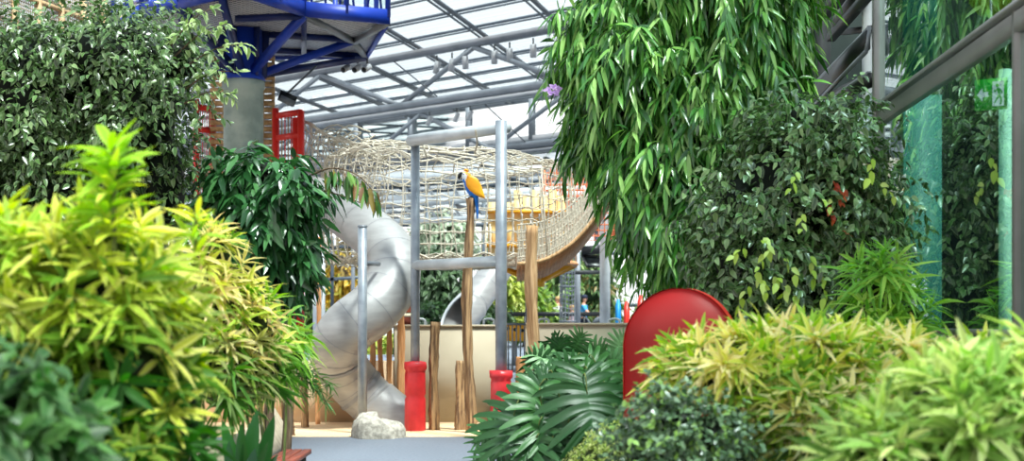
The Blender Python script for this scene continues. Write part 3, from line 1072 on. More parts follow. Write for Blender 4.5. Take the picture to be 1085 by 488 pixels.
# ------------------------------------------------------------------ blue lookout platform on its column
cxp = P(258, 90, 24)
lk = empty('lookout_platform', (cxp[0], 24, 0), 'blue many-sided lookout platform carried by a thick grey column', 'platform')
zc = P(258, 85, 24)[2]
MB().lathe([(.335, -.02), (.335, zc - .16), (.36, zc - .14), (.36, zc - .02), (.3, zc)], (cxp[0], 24, 0), 32).build('column', 'column', lk, True)
MB().lathe([(.37, zc - .015), (.37, zc + .02), (.31, zc + .1), (.31, zc + .85), (.001, zc + .85)], (cxp[0], 24, 0), 24).build('collar', 'blue', lk, True)
for k in range(6):
    an = k * math.pi / 3 + .3
    d = np.array([math.cos(an), math.sin(an), 0])
    MB().bar(np.array([cxp[0], 24, zc + .05]) + d * .31, np.array([cxp[0], 24, zc + .85]) + d * .36, .03, .16, tuple(d)).build('gusset', 'blue_dark', lk)
zd = 6.49


def on_z(px, py, z=zd):
    return P(px, py, (z - H) * F / (HY - py))


cor = [on_z(322, 17), on_z(411, 25), on_z(388, 62), on_z(322, 62), on_z(200, 64), on_z(120, 40), on_z(150, 20), on_z(190, 9), on_z(235, -2), on_z(268, -1)]
n = len(cor)
MB().prism(cor, (0, 0, .05), (0, 0, .08)).build('perforated_deck', 'perf', lk)
for k in range(n):
    a, b = cor[k], cor[(k + 1) % n]
    MB().bar(a + np.array([0, 0, .11]), b + np.array([0, 0, .11]), .07, .24).build('fascia', 'blue', lk)
    for t in ((0, .5) if np.linalg.norm(b - a) > 1 else (0,)):
        p = a * (1 - t) + b * t
        MB().tube([p + np.array([0, 0, .1]), p + np.array([0, 0, 1.3])], .045, 8).build('rail_post', 'blue', lk)
    MB().bar(a + np.array([0, 0, 1.3]), b + np.array([0, 0, 1.3]), .06, .06).build('top_rail', 'blue', lk)
    for q in range(1, 8):
        p = a * (1 - q / 8) + b * q / 8
    MB().add([a + np.array([0, 0, .28]), b + np.array([0, 0, .28]), b + np.array([0, 0, 1.2]), a + np.array([0, 0, 1.2])], [(0, 1, 2, 3)]).build('guard_pane', 'pane_clear', lk)
zz = zd - .03
cc = np.array([cxp[0], 24, zc + .12])
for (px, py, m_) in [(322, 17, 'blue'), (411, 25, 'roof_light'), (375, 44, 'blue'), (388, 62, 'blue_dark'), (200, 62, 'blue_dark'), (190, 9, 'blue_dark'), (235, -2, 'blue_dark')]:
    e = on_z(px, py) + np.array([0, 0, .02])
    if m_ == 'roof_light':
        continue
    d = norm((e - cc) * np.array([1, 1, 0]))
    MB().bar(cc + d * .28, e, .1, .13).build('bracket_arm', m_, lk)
kn = on_z(375, 44)
for (px, py, m_) in [(322, 17, 'roof_light'), (411, 25, 'roof_light'), (388, 62, 'roof_light')]:
    MB().bar(kn + np.array([0, 0, .0]), on_z(px, py) + np.array([0, 0, .03]), .09, .11).build('cross_brace', m_, lk)
for (a, b) in [((270, 36), (372, 42)), ((250, 20), (322, 17)), ((322, 62), (322, 17)), ((200, 62), (190, 9)), ((240, 50), (388, 60))]:
    MB().bar(on_z(*a) + np.array([0, 0, .0]), on_z(*b), .09, .1).build('deck_beam', 'blue_dark', lk)
# seat and bar seen through the guard
for k in range(6):
    p = cor[0] * (1 - (k + .5) / 6) + cor[1] * (k + .5) / 6
    MB().tube([p + np.array([0, .05, .25]), p + np.array([.12 * (-1) ** k, .05, 1.25])], .02, 6).build('guard_bar', 'blue', lk)
for px, lab in [(367, 'black nosed pipe lamp under the blue platform, first of three'), (379, 'black nosed pipe lamp under the blue platform, middle of three'), (389, 'black nosed pipe lamp under the blue platform, at its corner')]:
    spot(on_z(px, 60, zd), (-.35, -.8, -.4), lab, 'pipe lamps under the blue platform', .5)
fl_ = empty('floodlight', P(304, 102, 24.5), 'small black floodlight on a bracket above the red climbing gate', 'floodlight')
p = P(304, 104, 24.5)
MB().bar(p + np.array([-.13, -.02, .05]), p + np.array([.15, .02, -.06]), .1, .17).build('housing', 'black', fl_)
MB().bar(p + np.array([-.11, -.075, .0]), p + np.array([.13, -.035, -.11]), .02, .11).build('lens', 'roof_steel', fl_)
MB().tube([p + np.array([0, 0, .08]), P(335, 70, 24.6)], .02, 6).build('bracket', 'roof_steel', fl_)

# bamboo roll screen behind the column
bs = empty('bamboo_screen', P(257, 300, 26), 'tan screen of stacked bamboo rolls standing behind the thick grey column', 'screen')
x0, x1 = P(223, 0, 26)[0], P(291, 0, 26)[0]
for k in range(38):
    z = 3.0 + k * .118
    MB().tube([(x0, 26, z), (x1, 26, z)], .05, 8).build('roll', 'bamboo', bs, True)
for x in (x0 + .04, x1 - .04, (x0 + x1) / 2 + .36, (x0 + x1) / 2 - .36):
    MB().bar((x, 26.08, .74), (x, 26.08, 7.5), .05, .05, (1, 0, 0)).build('upright', 'tan_frame', bs)


# red climbing gates
def gate(x0, x1, ztop_, zbot, Y, Y2, label):
    g = empty('climbing_gate', (x0, Y, zbot), label, 'climbing frame')
    for (x, y, dz) in ((x0, Y, .12), (x1, Y2, 0), (x0 + (x1 - x0) * .78, Y2 + .15, -.1)):
        MB().tube([(x, y, zbot), (x, y, ztop_ + dz)], .06, 12).build('post', 'red', g, True)
    for z in (ztop_ - .02, ztop_ - .42):
        MB().bar((x0, Y, z), (x1, Y2, z), .07, .1).build('rail', 'red', g)
    for k in range(1, 8):
        t = k / 8
        MB().tube([(x0 * (1 - t) + x1 * t, Y * (1 - t) + Y2 * t, zbot), (x0 * (1 - t) + x1 * t, Y * (1 - t) + Y2 * t, ztop_ - .05)], .011, 6).build('rod', 'red' if k % 2 else 'tan_frame', g)
    return g


gate(P(292, 0, 25.5)[0], P(319, 0, 25.0)[0], P(0, 120, 25.3)[2], .74, 25.5, 25.0, 'tall red pipe climbing gate beside the thick grey column, under the floodlight')
gate(P(208, 0, 25.8)[0], P(222, 0, 25.8)[0], P(0, 112, 25.8)[2], .74, 25.8, 26.1, 'red pipe climbing gate half hidden behind the twigs of the pale-leaved fig')

# wire mesh cage, upper corner
wm = empty('mesh_cage', P(20, 60, 21), 'tan framed wire mesh cage high behind the top of the pale-leaved fig', 'cage')
a, b = P(-12, 40, 21), P(110, 12, 24)
for t in np.linspace(0, 1, 6):
    p = a * (1 - t) + b * t
    MB().bar((p[0], p[1], .0), (p[0], p[1], 7.2), .09, .09, (1, 0, 0)).build('frame_post', 'tan_frame', wm)
for z in (5.95, 6.6, 7.2):
    MB().bar((a[0], a[1], z), (b[0], b[1], z), .07, .07).build('frame_rail', 'tan_frame', wm)
MB().tube([(a[0], a[1] - .1, 5.72), (b[0], b[1] - .1, 5.72)], .06, 8).build('hand_pipe', 'white_pipe', wm)
m = MB()
for t in np.linspace(0, 1, 64):
    p = a * (1 - t) + b * t
    m.bar((p[0], p[1], 5.8), (p[0], p[1], 7.2), .012, .012, (1, 0, 0))
for z in np.arange(5.8, 7.2, .055):
    m.bar((a[0], a[1], z), (b[0], b[1], z), .012, .012)
m.build('wire_mesh', 'rope_dark', wm)

# ------------------------------------------------------------------ red round-topped panel
ra = P(722, 370, 9.0)
arx = empty('arch_panel', (ra[0], 9.0, 0), 'large red round-topped panel standing between the split-leaf plant and yellow bamboo', 'panel')
r_ = .368
zc_ = P(722, 368, 9)[2]
poly = [(-r_, -.0, -zc_), (-r_, 0, -.2)] + [(-r_ * math.cos(t), 0, r_ * math.sin(t) * 1.02) for t in np.linspace(0, math.pi, 40)] + [(r_, 0, -.2), (r_, 0, -zc_)]
rot = -.42
poly = np.array([(x * math.cos(rot), x * math.sin(rot), z) for x, y, z in poly]) + np.array([ra[0], 9.05, zc_])
nrm = np.array([-math.sin(rot), math.cos(rot), 0])
MB().prism(poly, nrm * -.036, nrm * .036).build('face_board', 'arch', arx)
pl_ = MB()
for k in range(len(poly) - 1):
    a, b = poly[k], poly[k + 1]
    o_ = norm(poly[k] - np.array([ra[0], 9.05, zc_])) * .006
    o2 = norm(poly[k + 1] - np.array([ra[0], 9.05, zc_])) * .006
    pl_.add([a + o_ - nrm * .042, b + o2 - nrm * .042, b + o2 + nrm * .042, a + o_ + nrm * .042], [(0, 1, 2, 3)])
pl_.build('edge_band', 'arch_edge', arx)

# bench end by the path
bn = empty('slat_bench', (-1.98, 12.2, 0), 'low reddish wooden slat bench end at the edge of the blue path', 'bench')
for k in range(3):
    x = -2.06 + k * .085
    MB().box((x, 10.9, .40), (x + .068, 12.86, .44)).build('slat', 'bench', bn)
for y in (11.1, 12.6):
    MB().box((-2.05, y, 0), (-1.84, y + .06, .40)).build('leg', 'dark_steel', bn)

# ================================================================== BEHIND THE WALLS
# metal hoops
for px, lab in [(445, 'small pale metal hoop on the wall top beside the red padded post'), (518, 'small pale metal hoop behind the tall wall, next to the front steel post'),
                (576, 'small pale metal hoop behind the side wall, next to the pale timber post'), (651, 'small pale metal hoop behind the side wall, below the blue board')]:
    p = P(px, 345, 23.6)
    w = .085
    MBo = MB().tube(smooth_path([(p[0] - w, 23.6, .76), (p[0] - w, 23.6, 1.5), (p[0] - w * .8, 23.6, 1.625), (p[0] + w * .8, 23.6, 1.625), (p[0] + w, 23.6, 1.5), (p[0] + w, 23.6, .76)], 30), .02, 8).build('metal_hoop', 'white_pipe', None, True)
    tag(MBo, lab, 'hoop', 'metal hoops behind the beige walls')
# railing in the gap
ga = empty('gap_railing', P(543, 390, 24), 'thin grey railing across the gap between the two beige walls', 'railing')
x0, x1 = P(530, 0, 24.2)[0], P(560, 0, 24.2)[0]
MB().bar((x0, 24.2, 1.55), (x1, 24.2, 1.55), .04, .04).build('top_rail', 'roof_light', ga)
for k in range(8):
    x = x0 + (x1 - x0) * k / 7
    MB().tube([(x, 24.2, .74), (x, 24.2, 1.55)], .012, 6).build('baluster', 'roof_light', ga)
# yellow toy
yt = empty('spring_rocker', P(545, 375, 27), 'yellow rounded play panel with round holes seen through the gap railing', 'play panel')
p = P(549, 361, 27)
poly = [(-.42, 0, 0), (.34, 0, 0), (.34, 0, .12)] + [(.34 - .76 * t, 0, .12 + .22 * math.sin(math.pi * (.2 + .8 * t) * .75)) for t in np.linspace(.08, 1, 10)]
MB().prism(np.array(poly) + p, (0, -.04, 0), (0, .04, 0)).build('panel', 'yellow', yt)
for k in range(4):
    q = p + np.array([-.2 + .14 * k, -.06, .24 - .02 * k])
    MB().tube([q, q + np.array([0, .02, 0])], .035, 10).build('hole', 'black', yt)
MB().box((p[0] - .1, 26.97, .74), (p[0] - .04, 27.03, p[2])).box((p[0] + .14, 26.97, .74), (p[0] + .2, 27.03, p[2])).build('leg', 'roof_light', yt)

# long dark rail far back
dr = empty('far_railing', P(580, 345, 45), 'long black handrail in front of the far greenery and the people', 'railing')
a, b = P(535, 332.5, 45), P(640, 332.5, 45)
MB().bar(a, b, .07, .14).build('handrail', 'black', dr)
for t in np.linspace(0, 1, 6):
    q = a * (1 - t) + b * t
    MB().box((q[0] - .03, 44.97, .74), (q[0] + .03, 45.03, q[2])).build('post', 'black', dr)
# grey mesh climbing tube
mt = empty('mesh_tube', P(601, 345, 41), 'grey wire mesh climbing tube standing in front of the people', 'mesh tube')
c_ = P(601, 340, 41)
m = MB()
z1 = P(0, 240, 41)[2]
for k in range(14):
    an = k / 14 * 2 * math.pi
    x, y = c_[0] +   .22 * math.cos(an), 41 +   .22 * math.sin(an)
    m.tube([(x, y, .74), (x + .03 * math.sin(k), y, z1)], .011, 4, False)
for z in np.arange(.8, z1, .13):
    m.tube([(c_[0] +   .22 * math.cos(t), 41 +   .22 * math.sin(t), z + .03 * math.sin(3 * t + z)) for t in np.linspace(0, 2 * math.pi, 17)], .010, 4, False)
m.build('wire_mesh', 'roof_light', mt)
for z in (.8, 1.15, 1.6, 2.6):
    m = MB().tube([(c_[0] + .23 * math.cos(t), 41 + .23 * math.sin(t), z) for t in np.linspace(0, 2 * math.pi, 25)], .025, 6, False).build('hoop', 'roof_steel', mt)
# columns
for px, w, Y, t_, m_, lab in [(641, 11, 30, 170, 'white_pipe', 'thick white round column half covered by the weeping fig leaves'),
                              (612, 6, 44, 258, 'roof_light', 'grey square column just behind the mesh climbing tube'),
                              (576.5, 4, 48, 200, 'white_pipe', 'slim white column between the pale timber post and the mesh tube'),
                              (338, 13, 33, 262, 'white_pipe', 'white round column seen between the red gate and the upper slide coil'),
                              (374, 4, 36, 240, 'roof_light', 'thin grey column behind the slide pole before the yellow tree'),
                              (638, 4.5, 52, 300, 'roof_light', 'thin pale lamp column next to the thick white one'),
                              (507, 3.5, 38, 300, 'roof_light', 'thin grey pole between the second slide and the steel post')]:
    p = P(px, 340, Y)
    r2 = w / 2 * Y / F
    e = empty('support_column', (p[0], Y, .75), lab, 'column')
    MB().tube([(p[0], Y, .74), (p[0], Y, P(0, t_, Y)[2])], r2, 14).build('shaft', m_, e, True)
    MB().lathe([(r2 * 1.5, 0), (r2 * 1.5, .05), (r2, .06)], (p[0], Y, .74), 14).build('base_plate', 'roof_steel', e)
wf = empty('window_2', P(370, 290, 40), kind='structure')
for (a, b) in [((345, 296), (392, 293)), ((345, 262), (392, 260)), ((352, 250), (352, 330)), ((392, 250), (392, 330))]:
    MB().bar(P(a[0], a[1], 40), P(b[0], b[1], 40), .09, .09, (0, 1, 0)).build('window_frame', 'bar_mid', wf)
MB().add([P(345, 296, 40.05), P(392, 293, 40.05), P(392, 255, 40.05), P(345, 255, 40.05)], [(0, 1, 2, 3)]).build('pane', 'pane_clear', wf)
# black framed hopper window
hw = empty('hopper_window', P(628, 275, 42), 'black framed tilted glass flap under a dark beam beside the white column', 'window flap')
a, b = P(616, 270, 42), P(640, 268, 42)
MB().bar(a + np.array([0, 0, .12]), b + np.array([0, 0, .12]), .3, .26).build('head_beam', 'black', hw)
q = [P(617, 271, 42), P(640, 271, 42), P(640, 282, 41.3), P(622, 282, 41.3)]
for k in range(4):
    MB().bar(q[k], q[(k + 1) % 4], .06, .06).build('sash_bar', 'black', hw)
MB().add(q, [(0, 1, 2, 3)]).build('pane', 'pane_clear', hw)
tag(MB().bar(P(572, 289, 43), P(642, 288, 43), .12, .12).build('dark_beam', 'dark_steel'), 'thin dark horizontal beam running behind the funnel platform strut', 'beam')
# pale panels behind the stakes
wp = empty('pale_partition', P(405, 372, 37), 'pale grey upright panels behind the slender timber stakes', 'partition')
for k in range(3):
    a = P(396 + 7 * k, 372, 37)
    MB().box((a[0], 37, .74), (a[0] + .15, 37.05, P(0, 330, 37)[2])).build('panel', 'white_panel', wp)
# terracotta pots
for k, lab in enumerate(['brown flared planter with a cream rim, lower one beside the red padded post', 'brown flared planter with a cream rim, stacked above another one']):
    p = P(431, 344 - 13.5 * k, 34)
    e = empty('flared_planter', p, lab, 'planter', 'brown planters behind the tall wall')
    MB().lathe([(.001, 0), (.14, 0), (.2, .22), (.001, .22)], (p[0], p[1], p[2] - .0), 18).build('bowl', 'terracotta', e, True)
    MB().lathe([(.2, .2), (.225, .21), (.225, .27), (.18, .27), (.001, .25)], (p[0], p[1], p[2]), 18).build('rim', 'cream', e, True)
p = P(431, 344, 34)
tag(MB().box((p[0] - .3, 33.7, .74), (p[0] + .3, 34.3, p[2])).box((p[0] - .33, 33.67, p[2] - .05), (p[0] + .33, 34.33, p[2])).build('planter_stand', 'black'), 'dark low stand below the stacked brown planters, just over the wall top', 'stand')
# bright boards behind the weeping fig
for px, w, t_, m_, lab in [(655, 6.5, 317, 'sign_blue', 'upright bright blue board beneath the hanging fig leaves'), (664, 7, 319, 'red', 'upright red board right beside the blue one'), (679, 8, 312, 'red', 'second upright red board, the one touching the arch panel')]:
    p = P(px, 345, 31)
    e = empty('play_board', (p[0], 31, .75), lab, 'board')
    h_ = P(0, t_, 31)[2]
    w2 = w / 2 * 31 / F
    MB().prism(np.array([(-w2, 0, 0), (w2, 0, 0), (w2 * .9, 0, h_ - .9), (w2 * .4, 0, h_ - .75), (-w2 * .4, 0, h_ - .75), (-w2 * .9, 0, h_ - .9)]) + np.array([p[0], 31, .75]), (0, -.03, 0), (0, .03, 0)).build('board', m_, e)
    MB().box((p[0] - .02, 31.04, .74), (p[0] + .02, 31.1, h_)).build('stake', 'dark_steel', e)
# ================================================================== PEOPLE


def skinned(name, verts, edges, radii, m, parent, root=0, sub=1):
    me = bpy.data.meshes.new(name)
    me.from_pydata([tuple(v) for v in verts], edges, [])
    o = bpy.data.objects.new(name, me)
    C.objects.link(o)
    sk = o.modifiers.new('skin', 'SKIN')
    sk.use_smooth_shade = True
    for i, r in enumerate(radii):
        rr = r if isinstance(r, tuple) else (r, r)
        me.skin_vertices[0].data[i].radius = rr
        me.skin_vertices[0].data[i].use_root = (i == root)
    o.modifiers.new('sub', 'SUBSURF').levels = sub
    o.modifiers['sub'].render_levels = sub
    me.materials.append(M[m])
    o.parent = parent
    o['_o'] = [0, 0, 0]
    return o


def person(loc, yaw, label, top, bottom, hair, cap=None, hand_t=.5, stride=.16, hs=1.0, legs_bare=True):
    """figure facing local +x, one hand forward by hand_t"""
    e = empty('person', loc, label, 'person')
    e.rotation_euler = (0, 0, yaw)
    e.scale = (hs,) * 3
    e['_o'] = [0, 0, 0]
    v, ed, r = [], [], []

    def add(p, rad, to=None):
        v.append(p)
        r.append(rad)
        if to is not None:
            ed.append((to, len(v) - 1))
        return len(v) - 1
    pel = add((0, 0, .93), (.12, .16))
    wa = add((.0, 0, 1.10), (.11, .14), pel)
    ch = add((.01, 0, 1.30), (.125, .165), wa)
    sh = add((0, 0, 1.43), (.09, .12), ch)
    nk = add((.01, 0, 1.50), .055, sh)
    h1 = add((.03, 0, 1.56), (.075, .065), nk)
    h2 = add((.035, 0, 1.66), (.098, .078), h1)
    h3 = add((.03, 0, 1.72), (.07, .06), h2)
    nose = add((.14, 0, 1.625), .014, h2)
    ears = [add((.02, s * .088, 1.635), .018, h2) for s in (-1, 1)]
    hands = []
    for s in (-1, 1):
        f = hand_t
        a = add((0, s * .19, 1.41), .055, sh)
        el = add((.02 + .16 * f, s * .235, 1.14 + .02 * f), .042, a)
        wr = add((.05 + .42 * f, s * .20, .92 + .22 * f), .028, el)
        d = np.array([.10 * f + .02, 0, -.09 * (1 - f) - .01])
        d = d / np.linalg.norm(d)
        w = np.array(v[wr])
        pm = add(tuple(w + d * .07), (.022, .036), wr)
        for k in range(4):
            off = np.array([0, (k - 1.5) * .019, 0])
            k1 = add(tuple(w + d * (.115) + off), .009, pm)
            add(tuple(w + d * (.15 + .012 * (1.5 - abs(k - 1.3))) + off + np.array([0, 0, -.025])), .008, k1)
        th = add(tuple(w + d * .06 + np.array([0, -s * .045, -.005])), .010, pm)
        add(tuple(w + d * .095 + np.array([0, -s * .055, -.02])), .008, th)
        hands.append(pm)
    for s in (-1, 1):
        k_ = stride * s
        hp = add((0, s * .09, .86), .088, pel)
        kn = add((.03 + k_ * .5, s * .095, .49), .058, hp)
        an = add((-.02 + k_, s * .095, .09), .040, kn)
        he = add((-.03 + k_, s * .095, .04), .038, an)
        add((.15 + k_, s * .10, .03), .03, he)
    skinned('body', v, ed, r, 'skin', e, pel)
    tv = [(0, 0, .90), (0, 0, 1.10), (.01, 0, 1.30), (0, 0, 1.43)]
    te = [(0, 1), (1, 2), (2, 3)]
    tr = [(.145, .185), (.135, .168), (.148, .186), (.105, .14)]
    for s in (-1, 1):
        b = len(tv)
        tv += [(0, s * .19, 1.41), (.012 + .11 * hand_t, s * .228, 1.20)]
        tr += [.075, .065]
        te += [(3, b), (b, b + 1)]
    skinned('shirt', tv, te, tr, top, e)
    bv, be, brr = [(0, 0, .92)], [], [(.14, .178)]
    for s in (-1, 1):
        b = len(bv)
        k_ = stride * s
        bv += [(0, s * .09, .84), (.02 + k_ * .4, s * .097, .56 if legs_bare else .5)]
        brr += [.108, .088]
        be += [(0, b), (b, b + 1)]
        if not legs_bare:
            bv.append((-.02 + k_, s * .097, .1))
            brr.append(.062)
            be.append((b + 1, b + 2))
    skinned('trousers', bv, be, brr, bottom, e)
    MB().ball((.015, 0, 1.675), (.112, .094, .095), 14, 8).build('hair', hair, e, True)
    for s in (-1, 1):
        MB().ball((.118, s * .034, 1.645), (.012, .014, .010), 8, 6).build('eye', 'black', e, True)
        MB().box((-.07 + stride * s, s * .10 - .045, -.002), (.20 + stride * s, s * .10 + .045, .055)).build('shoe', 'grey_fabric', e)
    MB().ball((.122, 0, 1.575), (.012, .028, .007), 8, 6).build('mouth', 'terracotta', e, True)
    if cap:
        MB().ball((.02, 0, 1.70), (.12, .102, .095), 14, 8).lathe([(.001, .0), (.09, .0), (.09, .012), (.001, .014)], (.13, 0, 1.69), 14).build('cap', cap, e, True)
    return e


pz = .75
person((P(618.5, 340, 50)[0], 50, pz), -.15, 'person in a bright blue shirt and dark cap pushing a grey stroller', 'shirt_blue', 'navy', 'hair_dark', 'navy', .75, .14)
person((P(591.5, 340, 52)[0], 52, pz), 2.6, 'blond person in a pale top standing at the edge of the grey mesh tube', 'shirt_white', 'shirt_white', 'hair', None, .3, .05, 1.0, False)
person((P(607, 340, 51)[0], 51.5, pz - .0), 2.9, 'smaller person in a pale pink top behind the grey mesh tube', 'shirt_pink', 'grey_fabric', 'hair', None, .35, .06, .82, False)
# stroller
sp_ = P(633, 340, 49.8)
st = empty('stroller', (sp_[0] + .1, 49.8, pz), 'grey baby stroller pushed by the person in blue', 'stroller')
ox, oy = sp_[0] + .1, 49.8
for dx in (-.3, .32):
    for dy in (-.22, .22):
        MB().tube([(ox + dx, oy + dy - .02, pz + .11), (ox + dx, oy + dy + .02, pz + .11)], .11, 14).build('wheel', 'black', st)
for dy in (-.2, .2):
    MB().tube([(ox - .55, oy + dy, pz + 1.02), (ox - .2, oy + dy, pz + .6), (ox + .32, oy + dy, pz + .11)], .018, 6).tube([(ox - .3, oy + dy, pz + .11), (ox + .1, oy + dy, pz + .65)], .018, 6).build('frame_tube', 'roof_steel', st)
MB().tube([(ox - .55, oy - .2, pz + 1.02), (ox - .55, oy + .2, pz + 1.02)], .022, 6).build('handle', 'black', st)
MB().prism([(ox - .25, oy - .2, pz + .75), (ox - .2, oy - .2, pz + .42), (ox + .2, oy - .2, pz + .38), (ox + .38, oy - .2, pz + .5), (ox + .1, oy - .2, pz + .52)], (0, 0, 0), (0, .4, 0)).build('seat', 'grey_fabric', st)
MB().prism([(ox - .28 + .3 * (1 - math.cos(t)), oy - .2, pz + .72 + .3 * math.sin(t)) for t in np.linspace(0, 2.2, 9)], (0, 0, 0), (0, .4, 0)).build('hood', 'grey_fabric', st)

# ================================================================== GLASS BUILDING


def W(Y, z, off=0.0):
    """a point on the glazed wall at distance Y; off steps inside"""
    return np.array([2.5 + .0507 * Y + off, Y, z])


wb = empty('window_3', W(8, 0), kind='structure')
ztr = 3.31
MB().bar(W(4, ztr), W(12, ztr), .06, .12).bar(W(4, ztr + .085, -.03), W(12, ztr + .085, -.03), .08, .03).build('transom', 'frame', wb)
MB().bar(W(12, -.02), W(12, 7.5), .09, .09, (1, 0, 0)).build('corner_mullion', 'frame', wb)
MB().bar(W(8.13, -.02, 0), W(8.13, 7.5, 0), .07, .06, (1, 0, 0)).build('mullion', 'frame', wb)
MB().bar(W(4, 1.53), W(12, 1.53), .05, .04).build('sill', 'frame', wb)
for (a, b, z0, z1) in ((8.12, 12, 1.54, ztr - .05), (8.12, 12, ztr + .1, 7.4), (4, 8.12, 1.54, ztr - .05), (4, 8.12, ztr + .1, 7.4)):
    MB().add([W(a, z0), W(b, z0), W(b, z1), W(a, z1)], [(0, 1, 2, 3)]).build('pane', 'pane', wb)
MB().add([W(4, -.02), W(12, -.02), W(12, 1.53), W(4, 1.53)], [(0, 1, 2, 3)]).build('pane', 'pane', wb)
# wall carries on beyond the corner as a dark steel grid
wk = empty('wall_glazed', W(16, 0), kind='structure')
for Y in (15, 17, 19, 21, 23.5, 26):
    MB().bar(W(Y, -.02), W(Y, 9), .16, .2, (1, 0, 0)).build('mullion', 'dark_steel', wk)
for z in (2.2, 5.3, 6.8):
    MB().bar(W(12.1, z), W(26, z), .16, .18).build('transom', 'dark_steel', wk)
MB().add([W(15, 0, .02), W(26, 0, .02), W(26, 9, .02), W(15, 9, .02)], [(0, 1, 2, 3)]).build('pane', 'pane', wk)
MB().add([W(12.1, 0, .02), W(15, 0, .02), W(15, 3.6, .02), W(12.1, 3.6, .02)], [(0, 1, 2, 3)]).build('pane', 'pane', wk)
# inside
rm = empty('room_interior', W(12, 0, 3), kind='structure')
MB().box((3.0, 4, -.02), (9, 26, .02)).build('floor', 'room', rm)
MB().add([W(26, 0, .05), W(26, 9, .05), W(26, 9, 6), W(26, 0, 6)], [(0, 1, 2, 3)]).build('wall_back', 'room', rm)
MB().add([W(4, 0, 5.5), W(26, 0, 5.5), W(26, 9, 5.5), W(4, 9, 5.5)], [(0, 1, 2, 3)]).build('wall_side', 'room', rm)
for lab, px, w, Y, z0, z1, m_ in [('teal tinted hanging panel inside the glass, beyond the narrow rear bamboo', 978, 40, 12.6, .02, 3.64, 'teal'),
                                  ('dark teal hanging panel inside the upper window, behind the open sash reflection', 975, 36, 13.0, 3.70, 6.4, 'teal')]:
    p = P(px, 340, Y)
    e = empty('fabric_hanging', (p[0], Y, z0), lab, 'panel')
    w2 = w / 2 * Y / F
    MB().box((p[0] - w2, Y, z0), (p[0] + w2, Y + .04, z1)).build('cloth', m_, e)
    MB().tube([(p[0] - w2, Y + .02, z1), (p[0] + w2, Y + .02, z1)], .03, 8).build('rod', 'frame', e)
for lab, px, w, Y, in [('pale green round column inside the glass, beside the green exit sign', 1066, 15, 9.3),
                       ('pale green column deeper inside the glass, behind the exit sign column', 1082, 14, 10.6)]:
    p = P(px, 340, Y)
    e = empty('interior_column', (p[0], Y, 0), lab, 'column')
    r2 = w / 2 * Y / F
    MB().tube([(p[0], Y, .02), (p[0], Y, 3.25)], r2, 20).build('shaft', 'pale_green', e, True)
    MB().lathe([(r2 * 1.4, 0), (r2 * 1.4, .1), (r2, .12)], (p[0], Y, .02), 20).build('base', 'pale_green', e, True)
# exit sign
se = P(1050, 100, 9.15)
ex = empty('exit_sign', se, 'green hanging exit sign with white arrow and running figure behind the glass', 'exit sign')
yw_ = -.55
ax = np.array([math.cos(yw_), math.sin(yw_), 0])
nn = np.array([math.sin(yw_), -math.cos(yw_), 0])


def sg(u, v, d=.016):
    return se + ax * u + np.array([0, 0, v]) + nn * d


MB().hexa([sg(-.1, -.1, -.012), sg(.1, -.1, -.012), sg(.1, -.1, .012), sg(-.1, -.1, .012), sg(-.1, .1, -.012), sg(.1, .1, -.012), sg(.1, .1, .012), sg(-.1, .1, .012)]).build('board', 'exit_green', ex)


def flat(polys):
    m = MB()
    for p in polys:
        p = [sg(*q) for q in p]
        c = np.mean(p, 0)
        m.add(p + [c], (), [(len(p), i, (i + 1) % len(p)) for i in range(len(p))])
    return m


flat([[(-.085, 0), (-.05, .045), (-.05, .016), (-.012, .016), (-.012, -.016), (-.05, -.016), (-.05, -.045)]]).build('arrow', 'exit_white', ex)
flat([[(.012, -.08), (.085, -.08), (.085, .08), (.012, .08)]]).build('doorway', 'exit_white', ex)
fig = flat([[(.044 + .012 * math.cos(t), .052 + .012 * math.sin(t)) for t in np.linspace(0, 6.0, 10)]])
for a in [[(.04, .036), (.058, .036), (.064, -.012), (.048, -.016)], [(.048, -.008), (.062, -.012), (.044, -.04), (.03, -.062), (.02, -.058), (.034, -.036)], [(.05, -.012), (.064, -.01), (.074, -.04), (.07, -.07), (.06, -.07), (.062, -.04)], [(.042, .034), (.046, .024), (.03, .008), (.02, .02), (.026, .026), (.032, .02)], [(.056, .034), (.072, .02), (.078, .0), (.07, -.002), (.064, .014), (.054, .022)]]:
    fig.add([sg(*q, .018) for q in a] + [np.mean([sg(*q, .018) for q in a], 0)], (), [(len(a), i, (i + 1) % len(a)) for i in range(len(a))])
fig.v[0] += nn * .002
fig.build('running_figure', 'exit_green', ex)
MB().tube([sg(0, .1, 0), sg(0, .62, 0)], .008, 6).build('hanger', 'frame', ex)
# yellow-green pot on a ledge inside
yp = P(1052, 12, 9.4)
e = empty('hanging_pot', yp, 'yellow green rounded pot hanging inside the upper window', 'pot')
MB().lathe([(.001, -.03), (.09, -.02), (.15, .06), (.165, .15), (.15, .2), (.135, .2), (.14, .15), (.001, .1)], yp, 20).build('bowl', 'lime', e, True)
MB().tube([yp + np.array([0, 0, .12]), yp + np.array([0, 0, 1.2])], .008, 6).build('hanger', 'frame', e)
